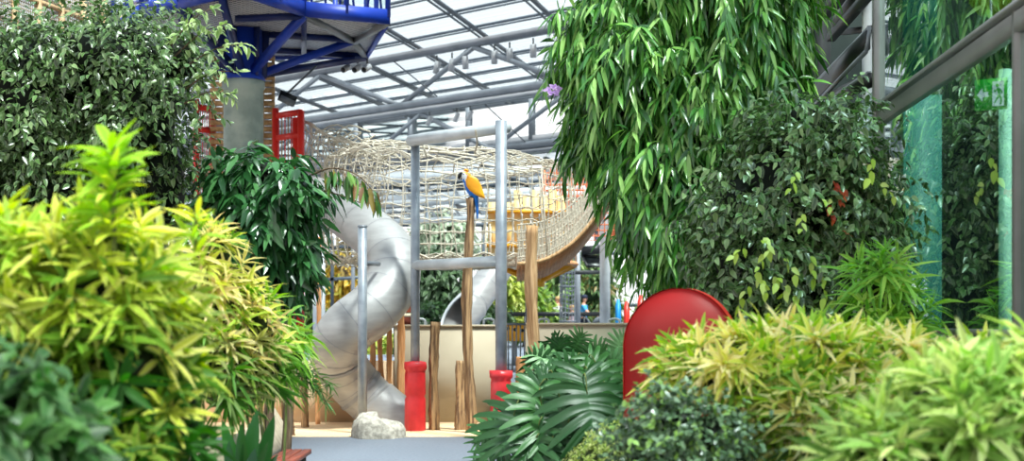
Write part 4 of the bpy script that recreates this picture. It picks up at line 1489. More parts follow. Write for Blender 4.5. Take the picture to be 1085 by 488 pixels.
# top-hung sash standing open
sh_ = empty('open_sash', W(13, 4.0), 'grey framed top-hung window sash propped open beyond the corner of the glass wall', 'window sash')
h0, h1_ = W(12.08, 4.10, -.06), W(14.95, 4.10, -.06)
o0, o1 = h0 + np.array([-.03, 0, -.20]), h1_ + np.array([-.04, 0, -.26])
MB().bar(h0, h1_, .03, .035).bar(o0, o1, .03, .03).bar(h0, o0, .03, .03).bar(h1_, o1, .03, .03).build('sash_frame', 'roof_light', sh_)
MB().bar(h0 * .5 + o0 * .5, h1_ * .5 + o1 * .5, .04, .16).build('sash_panel', 'black', sh_)
MB().bar(W(12.1, 3.72, -.06), W(14.4, 3.80, -.08), .03, .03).build('stay', 'roof_light', sh_)
MB().bar(W(12.1, 3.66, -.05), W(14.0, 3.80, -.06), .05, .12).build('stay_plate', 'black', sh_)
for px, w2, t_ in ((921, .055, 7.0),):  # white upright added in place of the bright daylight slit by the mullion
    p = P(px, 340, 13.4)
    e = empty('daylight_strip', (p[0], 13.4, 0), 'tall white strip standing in for daylight right beside the grey corner mullion, behind the open sash', 'post')
    MB().box((p[0] - w2, 13.4, .02), (p[0] + w2, 13.46, t_)).build('post', 'white_panel', e)
    MB().box((p[0] - w2 - .04, 13.36, .0), (p[0] + w2 + .04, 13.5, .04)).build('foot', 'frame', e)
# dark steel bracing above it
bc = empty('steel_bracing', W(15, 4.4, -.3), 'dark steel struts and pipes above the open window sash', 'bracing')
for (a, b, w) in [(P(868, 15, 14.6), P(922, -30, 13.4), .14), (P(880, 40, 14.2), P(926, -12, 12.9), .08), (P(893, 34, 14.5), P(928, 30, 13.2), .06)]:
    MB().bar(a, b, w, w).build('strut', 'dark_steel', bc)
p0, p1 = P(890, 24, 14.0), P(918, -12, 13.2)
MB().tube([p0, p1], .09, 12).build('pipe', 'black', bc, True)

# ================================================================== PLANTS
Yel = [lin('#d9cf4b'), lin('#b8c43a'), lin('#8fae2e'), lin('#5f8f24'), lin('#3f7a20'), lin('#e8d98a')]


def tones(n, kind, h=None):
    """three colours per leaf head: base, tip edge"""
    base = {'yellow': ['#cfdc3e', '#b2d036', '#dede55', '#96c434', '#80b42e', '#a8cc36'],
            'lime': ['#c0dc38', '#a8d030', '#d0e044', '#8cc02c'],
            'cream': ['#ced04a', '#a8c23e', '#ecdc7a', '#86b034', '#f2e09c', '#6a9c30', '#e6d070', '#93b838'],
            'limey': ['#a9c860', '#93b858', '#c6d87a', '#7faa4c'],
            'green': ['#5f9a32', '#4f8a2c', '#78ad38', '#8fba44'],
            'mixed': ['#b9c446', '#8fb338', '#d8cd6a', '#6d9f30', '#e6cf86', '#558c2a']}[kind]
    tip = {'yellow': ['#ece972', '#d8e25c', '#f4eb92', '#c6dc56', '#acd04a', '#e2e060'],
           'lime': ['#dcec5c', '#c8e050', '#e8ee70', '#b0d644'],
           'cream': ['#eee684', '#ced864', '#faf0b4', '#aecb50', '#fdecc2', '#92ba48', '#f4e6a0', '#b6d058'],
           'limey': ['#cadc84', '#b4cc74', '#e0e8a0', '#9cc064'],
           'green': ['#86b84c', '#76aa44', '#9cc558', '#b2cf66'],
           'mixed': ['#dcd974', '#b9cb58', '#f0e0a0', '#93b848', '#f3dcaa', '#7ba83c']}[kind]
    base = np.array([lin(c) for c in base])
    tip = np.array([lin(c) for c in tip])
    k = rng.integers(0, len(base), n)
    t = np.stack([base[k], tip[k]], 1)
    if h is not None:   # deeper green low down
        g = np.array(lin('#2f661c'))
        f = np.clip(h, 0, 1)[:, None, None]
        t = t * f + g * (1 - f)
    return t


def culms(parent, pts, tips, m='stem', r=.012):
    for p, t in zip(pts, tips):
        q = smooth_path([p, (np.array(p) * .5 + np.array(t) * .5) + np.array([.03, 0, .05]), t], 8)
        MB().tube(q, np.linspace(r, r * .5, 8), 6).build('culm', m, parent, True)


def bamboo(label, blobs, n, nl, L, Wd, kind, hmin=None, hmax=None, droop=.4, base=None, rows=4, front=.8, corec=(.010, .022, .004), up_bias=.5, nculm=6, name='bamboo_shrub', k=.78):
    c = np.mean([b[0] for b in blobs], 0)
    e = empty(name, (c[0], c[1], 0), label, 'shrub')
    p, nr = shell(blobs, n, front)
    lv = Leaves()
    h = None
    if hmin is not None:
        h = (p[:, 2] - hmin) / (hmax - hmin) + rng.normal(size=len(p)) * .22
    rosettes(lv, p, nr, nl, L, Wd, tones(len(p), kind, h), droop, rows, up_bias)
    lv.build('foliage', e, 'leaf_soft')
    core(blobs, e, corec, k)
    bl = [blobs[i % len(blobs)] for i in range(nculm)]
    culms(e, [(c[0] + rng.uniform(-.25, .25), c[1] + rng.uniform(-.15, .15), 0) for _ in bl], [b[0] + b[1] * rng.uniform(-.4, .4, 3) for b in bl])
    return e


# --- the blurred yellow bamboo close to the camera
Yl = 5.2
bamboo('big yellow-green bamboo shrub close to the camera under the pale-leaved fig',
       [Bl(20, 320, 80, 88, Yl, .4), Bl(110, 315, 72, 82, Yl, .4), Bl(150, 390, 62, 80, Yl, .4), Bl(60, 430, 100, 80, Yl, .4), Bl(165, 305, 36, 46, Yl + .3, .3), Bl(185, 440, 36, 50, Yl, .3), Bl(140, 490, 80, 55, Yl - .1, .4)],
       300, 13, .19, .028, 'yellow', 1.2, 2.0, .25, front=.85, k=.72)
e = empty('bamboo_sprig', P(118, 470, 4.9), 'single bright lime bamboo shoot rising above the big yellow bamboo shrub', 'shoot')
lv = Leaves()
pp = np.array([P(118 + 4 * math.sin(i), 165 + 13 * i, 4.9) for i in range(7)])
nn_ = np.array([(0.1 * math.sin(i), -.25, 1) for i in range(7)], float)
rosettes(lv, pp, norm(nn_), 13, .20, .034, tones(7, 'lime'), .3, 5, .6, .15)
lv.build('foliage', e, 'leaf_soft')
MB().tube(smooth_path([P(120, 150, 4.9), P(121, 250, 4.9), P(122, 470, 5.0), (P(122, 470, 5.0)[0], 5.0, 0)], 14), .009, 6).build('culm', 'stem', e, True)
e = empty('bamboo_sprig', P(208, 470, 5.6), 'thin bamboo sprig with pale yellow leaves in front of the dark long-leaved shrub', 'shoot')
lv = Leaves()
pp = np.array([P(208 + 5 * math.sin(2 * i), 232 + 13 * i, 5.6) for i in range(5)])
rosettes(lv, pp, norm(np.tile([.1, -.3, 1.0], (5, 1))), 8, .16, .024, tones(5, 'yellow'), .3, 5, .6, .2)
lv.build('foliage', e, 'leaf_soft')
MB().tube(smooth_path([P(208, 232, 5.6), P(207, 320, 5.6), (P(207, 470, 5.6)[0], 5.6, 0)], 12), .007, 6).build('culm', 'stem', e, True)
# --- the sharper bamboo behind it
bamboo('slender yellow-green bamboo reaching over the path toward the tube slide',
       [Bl(235, 325, 38, 60, 8.6, .35), Bl(262, 352, 34, 42, 8.6, .3), Bl(278, 385, 22, 30, 8.8, .25), Bl(222, 275, 24, 32, 8.4, .25), Bl(235, 395, 36, 44, 8.4, .3)],
       150, 12, .20, .026, 'mixed', 1.1, 1.6, .35, front=.75, nculm=3)
bamboo('fresh green bamboo shoots hanging out in front of the lower slide coil',
       [Bl(298, 350, 22, 18, 9.6, .2), Bl(312, 378, 14, 14, 9.7, .15), Bl(285, 372, 20, 26, 9.6, .2)], 40, 10, .24, .024, 'green', None, None, .5, front=.65, nculm=1, up_bias=.1, k=.6)
# drooping dark branch below it
e = empty('drooping_branch', P(330, 425, 10), 'dark feathery branch hanging over the beige wall in front of the slide foot', 'branch')
lv = Leaves()
for (tx, ty) in [(345, 425), (338, 412), (322, 420), (350, 408), (330, 400)]:
    a, b = P(285, 392, 10), P(tx, ty, 10)
    path = smooth_path([a, (a + b) / 2 + np.array([0, 0, .09]), b], 14)
    MB().tube(path, np.linspace(.011, .004, 14), 6).build('twig', 'bark', e, True)
    q = path[7:]
    rosettes(lv, q, norm(np.tile([.6, -.3, -.2], (len(q), 1))), 9, .10, .010, np.tile(np.array([[lin('#3f6b33'), lin('#5c8a44')]]), (len(q), 1, 1)), .4, 3, 0, .3)
lv.build('foliage', e, 'leaf')
MB().tube([P(285, 392, 10), (P(270, 392, 10)[0], 10, 0)], .012, 6).build('stem', 'bark', e, True)
# dark broad leaves at the curb
def strap_plant(label, base, tips, Wd, cols, name='broad_leaf_plant'):
    e = empty(name, base, label, 'plant')
    for i, t in enumerate(tips):
        b = np.array(base) + rng.uniform(-.04, .04, 3) * np.array([1, 1, 0])
        t = np.array(t)
        lv = Leaves()
        d = t - b
        L_ = np.linalg.norm(d)
        up = np.array([[rng.uniform(-.3, .3), -.7, .8]])
        mid = b + d * .35
        lv.add(mid[None], (t - mid)[None], up, np.linalg.norm(t - mid) * 1.05, Wd, np.array([lin(cols[i % len(cols)])]), None, prof_oval, .15, 8, .25)
        o = lv.build('leaf', e, 'leaf_gloss')
        MB().tube([b, mid], [.012, .008], 6).build('stalk', 'stem', o, True)
    return e


b0 = P(255, 500, 8.0)
strap_plant('dark green broad-leaved plant beside the stone curb', (b0[0], 8.0, 0.3), [P(290, 428, 7.9), P(294, 470, 7.9), P(272, 420, 7.8), P(284, 455, 7.7), P(270, 462, 7.6), P(256, 436, 7.8), P(243, 455, 7.7), P(286, 484, 7.6), P(236, 432, 7.8), P(260, 478, 7.5), P(228, 470, 7.6)], .10, ['#2c5a2a', '#244d24', '#356a30'])
# near dark plant in the corner
e = empty('low_foliage_plant', P(40, 480, 3.6), 'blurred dark green leafy plant lowest in front of the big yellow bamboo', 'plant')
p, nr = shell([Bl(10, 440, 48, 55, 3.9, .22), Bl(60, 490, 36, 30, 3.9, .2)], 170, .85)
lv = Leaves()
sprays(lv, p, nr, 5, .12, .12, .04, np.array([lin(c) for c in ['#255824', '#32692a', '#1f4822', '#4c8034']]), .2, np.array(lin('#a8c98a')), .3, prof_oval, 4, .2)
lv.build('foliage', e, 'leaf')
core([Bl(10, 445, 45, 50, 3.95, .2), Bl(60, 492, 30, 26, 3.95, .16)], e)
culms(e, [(P(40, 480, 3.9)[0], 3.9, 0)], [P(40, 440, 3.9)])


# --- trees and shrubs
def leafy(name, label, cat, blobs, n, nleaf, slen, L, Wd, cols, emix=None, ecol=None, down=.8, prof=prof_lance, rows=4, droop=.25, spread=.7, m='leaf', front=.75, trunk=None, corek=.76, tr=(.09, .04), inner=.8, out=.7, corec=(.006, .012, .004), outer=1.0, cl=None):
    c = blobs[0][0]
    e = empty(name, (trunk[0][0][0], trunk[0][0][1], 0) if trunk else (c[0], c[1], 0), label, cat)
    p, nr = shell(blobs, n, front, inner, outer)
    if cl:
        k = int(n * .7)
        q = clump(p[:k], nr[:k], *cl)
        p, nr = np.concatenate([q[0], p[k:]]), np.concatenate([q[1], nr[k:]])
    lv = Leaves()
    sprays(lv, p, nr, nleaf, slen, L, Wd, np.array([lin(x) for x in cols]), emix, np.array(lin(ecol)) if ecol else None, down, prof, rows, droop, spread, out=out)
    lv.build('foliage', e, m)
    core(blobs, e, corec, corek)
    if trunk:
        trunks(e, trunk, *tr)
    return e


def up_trunk(px, Y, ztop):
    x = P(px, 340, Y)[0]
    return [(x, Y, -.02), (x + .05, Y, ztop * .4), (x - .03, Y, ztop * .7), (x, Y + .05, ztop)]


# pale-leaved fig on the near side of the lookout
leafy('variegated_fig', 'large variegated fig with small pale-edged leaves below the blue platform', 'tree',
      [Bl(40, 115, 80, 95, 13.2, .9), Bl(120, 75, 78, 62, 13.2, .9), Bl(150, 110, 48, 75, 13.0, .7), Bl(90, 200, 90, 110, 13.4, .9), Bl(172, 195, 28, 75, 13.2, .45), Bl(-20, 200, 70, 120, 13.2, .8), Bl(20, 80, 50, 55, 13.3, .6), Bl(188, 62, 26, 26, 13.0, .3)],
      3700, 6, .2, .070, .038, ['#2f5826', '#3f6a2e', '#24441f', '#587f42', '#1c371a', '#7a9660', '#486f33', '#213f1e'], .24, '#bccb98', .35, prof_oval, 4, .25, 1.0, cl=(9, .15), m='leaf_gloss',
      trunk=[up_trunk(90, 13.4, 3.0), up_trunk(150, 13.3, 2.8)], corek=.74)
# loose twigs reaching out before the platform
e = empty('fig_branch', P(215, 60, 12.6), 'loose pale-leaved twigs reaching out across the blue platform', 'branch')
lv = Leaves()
for (ax_, ay, bx, by) in [(190, 75, 262, 45), (195, 95, 250, 75), (185, 60, 240, 25), (195, 110, 245, 100), (180, 50, 225, 8)]:
    a, b = P(ax_, ay, 12.7), P(bx, by, 12.6)
    path = smooth_path([a, (a + b) / 2 + np.array([0, 0, .06]), b], 14)
    MB().tube(path, np.linspace(.009, .003, 14), 5).build('twig', 'bark', e, True)
    q = path[2:]
    sprays(lv, q, norm(np.tile([.5, -.5, .3], (len(q), 1))), 3, .07, .085, .04, np.array([lin(c) for c in ['#7fa353', '#97b564', '#5c8543']]), .5, np.array(lin('#d5dcb0')), .3, prof_oval)
lv.build('foliage', e)
tag(e, None)
# dark long-leaved shrub
leafy('long_leaf_shrub', 'dark green shrub with long glossy leaves between the grey column and the tube slide', 'shrub',
      [Bl(283, 190, 40, 24, 13.0, .4), Bl(278, 235, 42, 38, 13.0, .45), Bl(312, 195, 24, 20, 12.9, .3), Bl(276, 280, 34, 22, 13.0, .35), Bl(252, 195, 24, 26, 13.1, .3), Bl(302, 255, 20, 28, 13.0, .25)],
      270, 8, .28, .18, .060, ['#28552a', '#316132', '#1f4623', '#3a6c3b', '#4a7c46'], None, None, .65, prof_oval, 5, .3, .8, 'leaf_gloss', trunk=[up_trunk(280, 13.0, 2.3), up_trunk(300, 13.1, 2.2)], tr=(.05, .03), corek=.7)
e = empty('hanging_branch', P(385, 210, 12.7), 'single arching branch with reddish hanging leaves in front of the slide and net', 'branch')
lv = Leaves()
path = smooth_path([P(330, 185, 12.8), P(352, 178, 12.7), P(378, 185, 12.7), P(398, 205, 12.7)], 16)
MB().tube(path, np.linspace(.010, .004, 16), 6).build('twig', 'bark', e, True)
q = path[3:]
for k in range(2):
    sprays(lv, q, norm(np.tile([.4, -.6, -.3], (len(q), 1))), 2, .08, .16, .042, np.array([lin(c) for c in ['#4f7a3e', '#6f9448', '#8a7a3e', '#7c5a3c', '#3c6636']]), None, None, 1.3, prof_oval, 5, .25, .35)
lv.build('foliage', e, 'leaf_gloss')
path = smooth_path([P(335, 200, 12.8), P(362, 207, 12.7), P(385, 216, 12.7)], 10)
MB().tube(path, np.linspace(.008, .003, 10), 6).build('twig', 'bark', e, True)

# big weeping fig
leafy('weeping_fig', 'huge weeping fig with long narrow drooping leaves, tallest plant in the hall', 'tree',
      [Bl(715, -10, 90, 75, 13.4, .9), Bl(785, 5, 66, 75, 13.1, .65), Bl(672, 80, 58, 72, 13.2, .8), Bl(752, 110, 82, 100, 13.2, .85), Bl(648, 116, 34, 44, 13.2, .45), Bl(694, 185, 44, 64, 13.0, .6), Bl(718, 240, 42, 50, 13.0, .55), Bl(770, 220, 66, 80, 13.2, .8), Bl(812, 30, 24, 36, 12.9, .35), Bl(632, 45, 32, 48, 13.3, .45), Bl(690, 245, 20, 34, 13.0, .3)],
      2400, 9, .25, .19, .038, ['#4c8636', '#629c44', '#3c7230', '#7aae52', '#2f5c28', '#93bf68'], None, None, .85, prof_lance, 5, .35, .62, 'leaf_gloss', cl=(5, .10), trunk=[up_trunk(730, 13.3, 5.2), up_trunk(700, 13.2, 4.8), up_trunk(760, 13.4, 5.0)], corek=.74, front=.72, outer=1.0)
# variegated fig in front of the glass
e = leafy('variegated_fig', 'bushy variegated fig with pale-edged small leaves in front of the glass wall', 'tree',
      [Bl(835, 215, 74, 84, 11.0, .6), Bl(800, 275, 54, 60, 10.9, .5), Bl(875, 175, 50, 54, 11.0, .4), Bl(895, 245, 44, 80, 11.0, .4), Bl(845, 300, 85, 55, 10.9, .5), Bl(850, 138, 26, 34, 11.0, .3), Bl(782, 218, 28, 38, 10.8, .3)],
      2100, 6, .19, .074, .039, ['#2f5826', '#3f6a2e', '#24441f', '#587f42', '#1c371a', '#7a9660', '#486f33', '#213f1e'], .24, '#bccb98', .4, prof_oval, 4, .28, 1.0, cl=(9, .13), m='leaf_gloss',
      trunk=[up_trunk(850, 11.1, 2.9), up_trunk(870, 11.0, 2.7)], tr=(.05, .03), corek=.74, front=.65)
lv = Leaves()
p = np.array([P(px, py, 10.4) for px, py in [(880, 190), (886, 205), (876, 218), (895, 200), (884, 230), (890, 246)]])
sprays(lv, p, norm(np.tile([.2, -1, .1], (6, 1))), 5, .08, .05, .03, np.array([lin('#b4442a'), lin('#c75a36')]), None, None, .6, prof_oval)
lv.build('red_young_leaves', e, 'leaf')
lv = Leaves()
p = np.array([P(px, py, 10.2) for px, py in [(800, 285), (806, 295), (815, 262), (795, 300), (822, 292), (835, 300), (842, 310), (850, 225), (828, 272), (808, 250), (858, 268), (872, 290), (905, 305), (925, 165), (930, 195), (845, 180), (870, 210), (790, 262)]])
sprays(lv, p, norm(np.tile([0, -1, .1], (18, 1))), 4, .16, .072, .044, np.array([lin('#b8cf5a'), lin('#a6c24c'), lin('#c6d878')]), None, None, .8, prof_oval)
lv.build('pale_young_leaves', e, 'leaf')
# --- yellow bamboo on the far side of the path
bamboo('wide yellow and cream bamboo shrub spreading in front of the red panel and glass wall',
       [Bl(775, 388, 56, 34, 7.0, .35), Bl(722, 388, 30, 20, 7.2, .2), Bl(850, 388, 70, 42, 7.0, .4), Bl(855, 440, 60, 50, 6.8, .35), Bl(930, 398, 70, 45, 7.0, .4), Bl(895, 460, 70, 50, 6.7, .35), Bl(800, 360, 34, 14, 7.2, .25), Bl(1010, 405, 60, 40, 7.0, .35), Bl(820, 420, 34, 36, 6.9, .3)],
       580, 12, .18, .024, 'cream', .85, 1.35, .28, front=.82, nculm=8)
bamboo('nearer pale green bamboo shrub at the edge of the glass wall',
       [Bl(1020, 450, 80, 62, 4.8, .35), Bl(950, 480, 70, 40, 4.8, .3), Bl(1090, 420, 50, 60, 4.8, .3)],
       120, 12, .20, .025, 'limey', .85, 1.35, .28, front=.85)
bamboo('upright green bamboo with star-shaped leaf heads between the pale fig and the glass',
       [Bl(930, 300, 30, 32, 9.4, .22), Bl(920, 335, 26, 26, 9.3, .2), Bl(962, 335, 26, 22, 9.4, .2)], 44, 14, .24, .023, 'green', None, None, .4, front=.7, nculm=4, k=.45)
# small bush
leafy('round_leaf_bush', 'low dark bush of small round glossy leaves in front of the red panel', 'bush',
      [Bl(708, 450, 40, 30, 6.4, .2), Bl(750, 468, 34, 32, 6.35, .2), Bl(700, 485, 34, 36, 6.35, .2), Bl(765, 495, 34, 30, 6.3, .2)],
      900, 6, .08, .036, .021, ['#2f4f32', '#426644', '#263f28', '#5c7d55', '#7fa846', '#6f8c66'], .25, '#a9bd9a', .15, prof_oval, 4, .1, .9, 'leaf_gloss', front=.8, corek=.8, cl=(9, .05), inner=.75, outer=1.15, trunk=[up_trunk(715, 6.4, 1.0)], tr=(.03, .02))
leafy('ground_cover', 'soft pale yellow-green ground cover below the split-leaf plant', 'plant',
      [Bl(650, 478, 26, 26, 8.4, .2), Bl(632, 492, 26, 20, 8.3, .2), Bl(668, 468, 14, 18, 8.3, .12)], 380, 6, .07, .034, .014, ['#a3b060', '#8ea250', '#b9c07a'], None, None, .2, prof_oval, 3, .1, .9, 'leaf_soft', corec=(.05, .07, .02), corek=.8)
# short stone edging
ed_ = P(602, 486, 11.2)
tag(MB().box((ed_[0] - .12, 11.0, 0), (ed_[0] + .16, 11.3, P(0, 482, 11.2)[2])).build('edging_stone', 'curb'), 'small pale edging stone under the split-leaf plant', 'stone')

# --- split-leaf philodendron
ph = empty('split_leaf_plant', (P(595, 470, 11.8)[0], 11.9, 0), 'big split-leaf philodendron arching over the path below the beige wall', 'plant')


def split_leaf(tip_c, size, direction, facing, col):
    """a deeply lobed blade and its long stalk"""
    d = norm(np.array(direction, float))
    f = np.array(facing, float)
    s = norm(np.cross(d, f))
    nrm_ = np.cross(s, d)
    base = np.array(tip_c) - d * size * .4
    lobes, nt_ = 9, 91
    t = np.linspace(0, 1, nt_)
    env = np.sin(math.pi * (.2 + .74 * t)) ** .8
    ang = np.radians(138 - 118 * t)
    wave = .24 + .76 * np.abs(np.sin(math.pi * (lobes * t + .12))) ** 1.25
    V_, K_, Q_ = [], [], []
    col = np.array(col)
    for sd in (-1, 1):
        off = len(V_) * 1
        jit = np.repeat(rng.uniform(.8, 1.12, 14), 8)[:nt_]
        le = size * .60 * env * wave * jit
        ripple = np.sin(2 * math.pi * lobes * t + rng.uniform(0, 6)) * size * .008 + np.repeat(rng.normal(size=14), 8)[:nt_] * size * .012
        for k in range(nt_):
            o_ = base + d * size * .78 * t[k] - np.array([0, 0, 1.0]) * size * .10 * t[k] ** 2
            a = d * math.cos(ang[k]) + s * sd * math.sin(ang[k])
            for q_ in range(5):
                f_ = q_ / 4
                V_.append(o_ + a * le[k] * f_ + nrm_ * (ripple[k] * f_ + .16 * le[k] * f_ - .42 * (le[k] * f_) ** 2 / size) - np.array([0, 0, 1.0]) * .42 * (le[k] * f_) ** 2 / size)
                K_.append(col * (1.35 if q_ == 0 else 1.0) * (.82 + .3 * wave[k]))
        for k in range(nt_ - 1):
            for q_ in range(4):
                b_ = off + k * 5 + q_
                Q_.append((b_, b_ + 1, b_ + 6, b_ + 5) if sd > 0 else (b_, b_ + 5, b_ + 6, b_ + 1))
    me_ = mesh_np('leaf', np.array(V_) - np.array(ph['_o']), [np.array(Q_)], 'leaf_matte', True, np.array(K_))
    o = bpy.data.objects.new('leaf', me_)
    C.objects.link(o)
    o.parent = ph
    o['_o'] = list(ph['_o'])
    rt = np.array([ph['_o'][0] + rng.uniform(-.15, .15), ph['_o'][1] + rng.uniform(-.1, .2), .05])
    st_ = smooth_path([rt, (rt + base) / 2 + np.array([0, 0, .16]), base, base + d * size * .25 - nrm_ * .004], 12)
    MB().tube(st_, np.linspace(.013, .004, 12), 6).build('stalk', 'stem', o, True)


pcols = [lin(c) for c in ['#3d6a36', '#4c7a42', '#305a2e', '#6a9560', '#274d26']]
spec = []
for (px, py, size, dx, dz, Y) in [(520, 455, .36, -.95, -.3, 11.3), (568, 402, .34, -.7, -.2, 11.6), (590, 365, .3, -.3, .9, 12.1), (612, 362, .3, .2, 1, 12.1), (565, 462, .44, -.6, -.8, 11.0), (632, 410, .42, .3, -.8, 11.3), (595, 438, .44, -.1, -1, 11.1), (562, 418, .44, -.8, -.6, 11.4), (540, 450, .56, -.7, -.75, 11.2), (575, 440, .58, -.25, -.95, 11.1), (625, 430, .66, .25, -.95, 11.0), (592, 396, .42, -.6, .0, 11.7), (610, 390, .46, -.2, -.3, 11.8), (640, 395, .44, .6, -.3, 11.7), (600, 470, .5, -.1, -1, 11.0), (555, 480, .52, -.6, -.8, 11.0), (525, 475, .42, -.9, -.4, 11.2),
                              (580, 380, .36, -.6, .5, 11.9), (592, 372, .36, -.3, .8, 12.0), (630, 375, .36, .4, .5, 12.0), (650, 415, .42, .8, -.5, 11.5), (600, 420, .46, -.4, -.8, 11.4), (572, 430, .46, -.6, -.6, 11.4), (640, 455, .44, .4, -.9, 11.2), (620, 480, .46, .1, -1, 11.1), (585, 410, .42, -.5, -.4, 11.6), (650, 385, .34, .7, .2, 11.9), (572, 384, .32, -.7, .5, 11.9), (575, 485, .46, -.3, -.9, 10.9), (610, 450, .5, .1, -.9, 11.2), (548, 440, .36, -.9, -.4, 11.5), (655, 365, .32, .3, .9, 12.1)]:
    split_leaf(P(px, py, Y), size * 1.08, (dx + rng.uniform(-.35, .35), -.35 + rng.uniform(-.4, .4), dz + rng.uniform(-.2, .2)), (rng.uniform(-.5, .5), -1, rng.uniform(.1, 1.8) if dz < 0 else rng.uniform(.1, .8)), pcols[rng.integers(0, 5)])
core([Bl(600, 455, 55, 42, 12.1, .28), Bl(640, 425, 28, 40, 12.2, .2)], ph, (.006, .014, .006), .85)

# --- far greenery, one by one
far = [
    ('dark drooping evergreen behind the lower beam of the pipe frame', 462, 300, 26, 34, 42, ['#3c5a34', '#2d4a2a', '#4c6a3e'], '#9ab08a', .55),
    ('dark round bush beside the mouth of the second slide', 455, 338, 22, 12, 40, ['#2f4a2a', '#3d5a33', '#243a22'], None, .4),
    ('yellow-green feathery bush behind the second slide', 530, 312, 22, 28, 46, ['#a9b84a', '#8aa23c', '#c2c964'], None, .5),
    ('low dark green bush under the yellow-green feathery one', 512, 335, 22, 12, 43, ['#3f5c34', '#2d4a2a', '#54713c'], None, .5),
    ('light green bush behind the dark pole of the funnel platform', 556, 322, 20, 22, 47, ['#8fae4a', '#6f9440', '#b0c460'], None, .5),
    ('tall mixed green tree behind the slim white column', 585, 288, 24, 34, 55, ['#7a9a58', '#5f8447', '#a3b678'], None, .6),
    ('dense green tree with brownish leaves behind the hopper window', 622, 300, 30, 38, 56, ['#6f8a50', '#4f7440', '#937f4c', '#86a062'], None, .6),
    ('low leafy bush under the long black handrail', 572, 342, 24, 10, 48.5, ['#6c9440', '#557f38', '#86a850'], None, .5),
    ('golden yellow tree seen between the slide pole and the upper coil', 368, 286, 28, 34, 50, ['#e0b840', '#caa436', '#ead070', '#a8a040'], None, .6),
    ('low yellow-green groundcover behind the slender timber stakes', 402, 371, 26, 9, 36.6, ['#a9b452', '#6f9440', '#c9cc70'], None, .3),
    ('grey-green tree seen through the net on the side of the slide', 470, 250, 30, 26, 56, ['#a9b69a', '#8fa183', '#c2ccb4'], None, .7),
    ('pale green tree seen through the net below the yellow wall', 540, 268, 30, 24, 65, ['#b0bf90', '#97ab78', '#c9d3aa'], None, .7),
]
for (lab, px, py, rx, ry, Y, cols, ec, dn) in far:
    bl = [Bl(px, py, rx, ry, Y, rx * Y / F * .8), Bl(px - rx * .5, py + ry * .3, rx * .6, ry * .6, Y, rx * Y / F * .6), Bl(px + rx * .5, py + ry * .25, rx * .6, ry * .65, Y, rx * Y / F * .6)]
    low = ry < 15
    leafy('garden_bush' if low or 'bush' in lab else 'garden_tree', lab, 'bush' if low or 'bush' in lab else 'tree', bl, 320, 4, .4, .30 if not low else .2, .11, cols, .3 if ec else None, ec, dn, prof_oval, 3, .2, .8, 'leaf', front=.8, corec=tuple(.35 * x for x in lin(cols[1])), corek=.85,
          trunk=[[(P(px, 0, Y)[0], Y, .74), (P(px, 0, Y)[0] + .05, Y, 1.1), (P(px, 0, Y)[0], Y, max(1.2, P(px, py, Y)[2]))]], tr=(.1, .05))
# clipped hedge line closing the view
for k, (px, w) in enumerate([(478, 48), (610, 48), (345, 46), (722, 46)]):
    lab = ['long clipped hedge far behind the tall beige wall', 'long clipped hedge far behind the black handrail', 'long clipped hedge far behind the red gate', 'long clipped hedge far behind the weeping fig'][k]
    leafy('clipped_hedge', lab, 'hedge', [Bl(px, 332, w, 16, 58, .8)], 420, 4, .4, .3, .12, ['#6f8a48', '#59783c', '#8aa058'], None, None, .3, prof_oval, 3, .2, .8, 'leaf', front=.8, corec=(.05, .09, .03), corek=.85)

# small purple orchid on the fig's edge
e = empty('orchid_spray', P(583, 98, 12.8), 'small spray of pale purple flowers on the edge of the weeping fig', 'flower')
lv = Leaves()
p = np.array([P(px, py, 12.75) for px, py in [(581, 95), (586, 92), (584, 100), (589, 99), (592, 95)]])
rosettes(lv, p, norm(np.tile([-.3, -1, .2], (5, 1))), 6, .05, .034, np.tile(np.array([[lin('#c9a6dc'), lin('#dcc4ea')]]), (5, 1, 1)), .1, 4, 0, .3)
lv.build('petals', e, 'leaf_soft')
MB().tube(smooth_path([P(600, 85, 13.0), P(592, 92, 12.9), P(582, 98, 12.8)], 8), .006, 6).build('stem', 'stem', e, True)

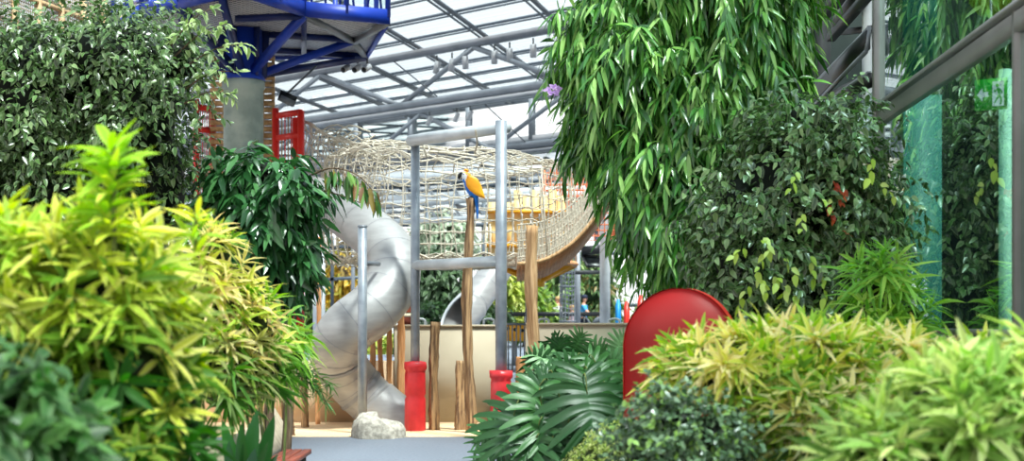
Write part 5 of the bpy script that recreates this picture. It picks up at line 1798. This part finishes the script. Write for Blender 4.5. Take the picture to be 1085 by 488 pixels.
# ================================================================== LIGHT, SKY, CAMERA
w = bpy.data.worlds.new('daylight')
bpy.context.scene.world = w
w.use_nodes = True
nt = w.node_tree
bg = nt.nodes['Background']
tc = nt.nodes.new('ShaderNodeTexCoord')
sx = nt.nodes.new('ShaderNodeSeparateXYZ')
rp = nt.nodes.new('ShaderNodeValToRGB')
rp.color_ramp.elements[0].position = .45
rp.color_ramp.elements[0].color = (1.0, .98, .96, 1)
rp.color_ramp.elements[1].position = .85
rp.color_ramp.elements[1].color = (.80, .91, 1.0, 1)
nt.links.new(tc.outputs['Generated'], sx.inputs[0])
nt.links.new(sx.outputs['Z'], rp.inputs[0])
nt.links.new(rp.outputs['Color'], bg.inputs['Color'])
bg.inputs['Strength'].default_value = 1.3

sun = bpy.data.lights.new('sun', 'SUN')
il = bpy.data.lights.new('room_fill_light', 'AREA')  # added lamp with no visible fitting, brightens the room behind the glass
il.energy = 150
il.size = 3
il.color = (.9, 1.0, .95)
ilo = bpy.data.objects.new('room_fill_light', il)
C.objects.link(ilo)
ilo.location = (5.2, 10.5, 6.8)
sun.energy = 10.5
sun.angle = math.radians(9)
sun.color = (1.0, .93, .82)
so = bpy.data.objects.new('sun', sun)
C.objects.link(so)
dv = Vector((-.34, .36, -1)).normalized()
so.rotation_euler = dv.to_track_quat('-Z', 'Y').to_euler()

cam = bpy.data.cameras.new('camera')
co = bpy.data.objects.new('camera', cam)
C.objects.link(co)
cam.sensor_width = 36
cam.sensor_fit = 'HORIZONTAL'
cam.lens = 36 * F / 1085
cam.shift_y = (HY - 244) / 1085
cam.clip_end = 300
co.location = (0, 0, H)
co.rotation_euler = (math.pi / 2, 0, 0)
cam.dof.use_dof = True
cam.dof.focus_distance = 14.5
cam.dof.aperture_fstop = 2.3
bpy.context.scene.camera = co

sc = bpy.context.scene
sc.view_settings.view_transform = 'Standard'
sc.view_settings.look = 'None'
sc.view_settings.exposure = 0.4
sc.cycles.max_bounces = 8
sc.cycles.transparent_max_bounces = 16
sc.cycles.diffuse_bounces = 3
sc.cycles.sample_clamp_indirect = 6

for o in bpy.data.objects:
    if '_o' in o:
        del o['_o']
